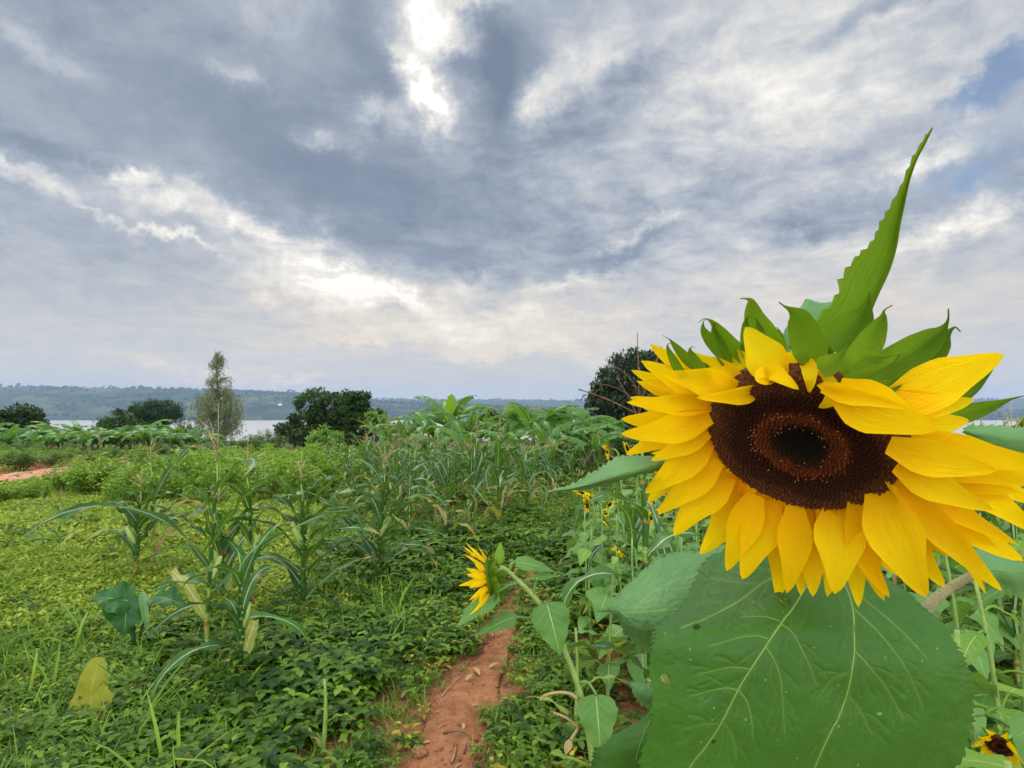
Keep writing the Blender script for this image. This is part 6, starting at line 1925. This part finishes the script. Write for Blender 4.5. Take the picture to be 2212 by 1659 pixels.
def yellow_leaf():
    g = ground_at(190, 1560)
    d = (g - CAM) @ FWD
    t = empty('squash_plant', g, 'squash plant with one large yellowing crumpled leaf at the lower left', 'squash plant')
    q = lambda x, y, dd=0: at(x, y, d + dd)
    s_ = [[q(200, 1422, .10), q(212, 1419, .10), q(226, 1424, .10)], [q(186, 1440, .07), q(208, 1445, .05), q(230, 1440, .07)], [q(170, 1474, .03), q(200, 1478, .0), q(230, 1464, .03)], [q(158, 1508, .0), q(195, 1506, -.02), q(224, 1478, .01)], [q(148, 1535, -.04), q(195, 1530, -.05), q(243, 1500, -.03)], [q(152, 1562, -.07), q(190, 1552, -.07), q(236, 1525, -.06)], [q(176, 1592, -.10), q(190, 1580, -.10), q(210, 1566, -.10)]]
    G = loft(s_, 80, 31, teeth=7, tooth=.008, ripple=.006, seed=8)
    MB().grid(G, tint=.4).build('leaf', M_YELLOWLEAF, t)
    MB().tube(arc(g, G[40, 15], [0.02, 0, .03], 8), .006, 6, .4).build('petiole', M_SUNSTEM, t)
M_YELLOWLEAF = leaf_mat('yellowing_leaf', srgb(112, 120, 26), srgb(160, 152, 36), .3, .6, .25, srgb(190, 180, 30), srgb(170, 160, 50), .03, veins=5, vcol=srgb(120, 120, 30), nscale=16, edge=srgb(150, 110, 40), edgeamt=.2)
yellow_leaf()
def stub(px, py, ty, label, seed):
    g = ground_at(px, py)
    d = (g - CAM) @ FWD
    H = at(px, ty, d)[2] - g[2]
    t = empty('maize_stub', g, label, 'maize stub')
    r = np.random.default_rng(seed)
    c = arc(g, g + [.01, 0, H], [.012, 0, 0], 8)
    MB().tube(c, np.linspace(.013, .006, 8), 7, .4).build('stalk', M_STALK, t)
    for f, a in ((.2, 2.8), (.55, -.4)):
        b = MB()
        maize_blade(b, c[int(f * 7)], a, H * .55, .04, .7, 1.3, r, .4)
        b.build('leaf', M_MAIZE_OLD, t)
stub(694, 1640, 1470, 'broken-off maize stalk standing in the weeds left of the bare soil', 910)
stub(1240, 1600, 1360, 'cut maize stalk with dry hanging leaves beside the stem of the nodding sunflower', 911)
def clod(px, py, s_, label, seed, name='soil_clod', cat='clod'):
    V, T = icoball(3)
    g = ground_at(px, py)
    n = (fbm(V[:, 0] * 2 + seed, V[:, 1] * 2 + V[:, 2] * 2.3, seed) - .5)
    P = V * (1 + n[:, None] * 1.1) * np.array([1.25, 1, .75]) * s_
    o = MB().add(P + g + [0, 0, s_ * .45], tris=T).build(name, M_SOIL)
    tag(o, label, cat)
clod(905, 1632, .032, 'fist-sized red clod of earth on the footpath', 3)
clod(1028, 1600, .012, 'small pale pebble at the right side of the path, near the dry stick', 6, 'pebble', 'pebble')
clod(948, 1622, .014, 'little red clod beside the fist-sized one', 9)
def stick(pts, rad, label, seed, mat, name='dry_stick', cat='stick'):
    P = []
    for x, y in pts:
        g = ground_at(x, y)
        P.append(g + [0, 0, rad * .8 + .006])
    o = MB().tube(smoothline(P, 14), np.linspace(rad, rad * .5, 14), 6, .5).build(name, mat)
    tag(o, label, cat)
stick([(958, 1588), (985, 1585), (1005, 1590), (1022, 1604)], .005, 'dark curved dry stick lying across the footpath', 1, M_BARK)
stick([(975, 1652), (980, 1640), (985, 1618)], .007, 'short pale piece of dry stalk at the bottom of the path', 2, M_MAIZE_DRY, 'dry_stalk_piece')
stick([(1002, 1632), (1006, 1620), (1008, 1610)], .004, 'thin dry twig right of the short pale stalk piece', 3, M_BARK)
stick([(955, 1508), (970, 1490), (1000, 1460)], .005, 'dry straw stalk at the left edge of the path higher up', 4, M_MAIZE_DRY, 'dry_stalk_piece')
def husk(px, py, s_, label, seed, rz):
    g = ground_at(px, py) + np.array([0, 0, .012])
    r = np.random.default_rng(seed)
    d_ = np.array([math.cos(rz), math.sin(rz), 0])
    b = MB()
    petal(b, g, g + d_ * s_ + [0, 0, .012], s_ * .4, [0, 0, 1.0], .1, .1, .7, 9, .8)
    tag(b.build('dry_husk', M_MAIZE_DRY), label, 'husk')
husk(1058, 1448, .075, 'broad pale dry husk on the path where it narrows', 1, .4)
husk(1035, 1462, .07, 'dry husk torn to strips beside the broad pale one', 2, 2.2)
husk(1008, 1475, .06, 'narrow dry husk among straw left of the broad pale one', 3, .9)
husk(1085, 1372, .035, 'small pale leaf scrap in the middle of the path further up', 4, 2.6)
husk(868, 1512, .06, 'white dry husk standing in the weeds left of the path', 5, 1.3)

def crumbs():
    """loose crumbs of red earth and grit on the path and the bare patches"""
    r = np.random.default_rng(31)
    V, T = icoball(1)
    b = MB()
    x, y = wedge(r, 26000, 1.6, 6.0)
    pd = path_dist(x, y)
    k = (pd < .02) & (r.random(len(x)) < .85) | (bare(x, y) > .45) & (r.random(len(x)) < .5)
    x, y = x[k], y[k]
    z = height(x, y)
    for i in range(len(x)):
        s_ = .0022 + .0055 * r.random() ** 5 + (.006 if r.random() < .012 else 0)
        P = V * (1 + .5 * (r.random((len(V), 1)) - .5)) * s_ * np.array([1.2, 1, .8])
        b.add(P + [x[i], y[i], z[i] + s_ * .5 + .004], tris=T)
    tag(b.build('soil_crumbs', M_SOIL), 'crumbs of red earth and grit lying on the footpath', 'soil crumbs', kind='stuff')
    # straw and dead leaf scraps
    b = MB()
    x, y = wedge(r, 2600, 1.7, 6.0)
    k = (path_dist(x, y) < .35) & (r.random(len(x)) < .5)
    x, y = x[k], y[k]
    for xx, yy in zip(x, y):
        g = np.array([xx, yy, float(height(xx, yy)) + .008])
        a = r.uniform(0, 6.28)
        d_ = np.array([math.cos(a), math.sin(a), r.uniform(-.02, .15)])
        L = r.uniform(.015, .07)
        if r.random() < .6:
            b.tube(arc(g, g + d_ * L, [0, 0, .003], 5), .0012, 4, r.random())
        else:
            petal(b, g, g + d_ * L * .6, L * .25, [0, 0, 1.0], .1, .1, .6, 5, r.random())
    tag(b.build('straw_litter', M_MAIZE_DRY), 'straw bits and dead leaf scraps scattered along the footpath', 'litter', kind='stuff')
crumbs()
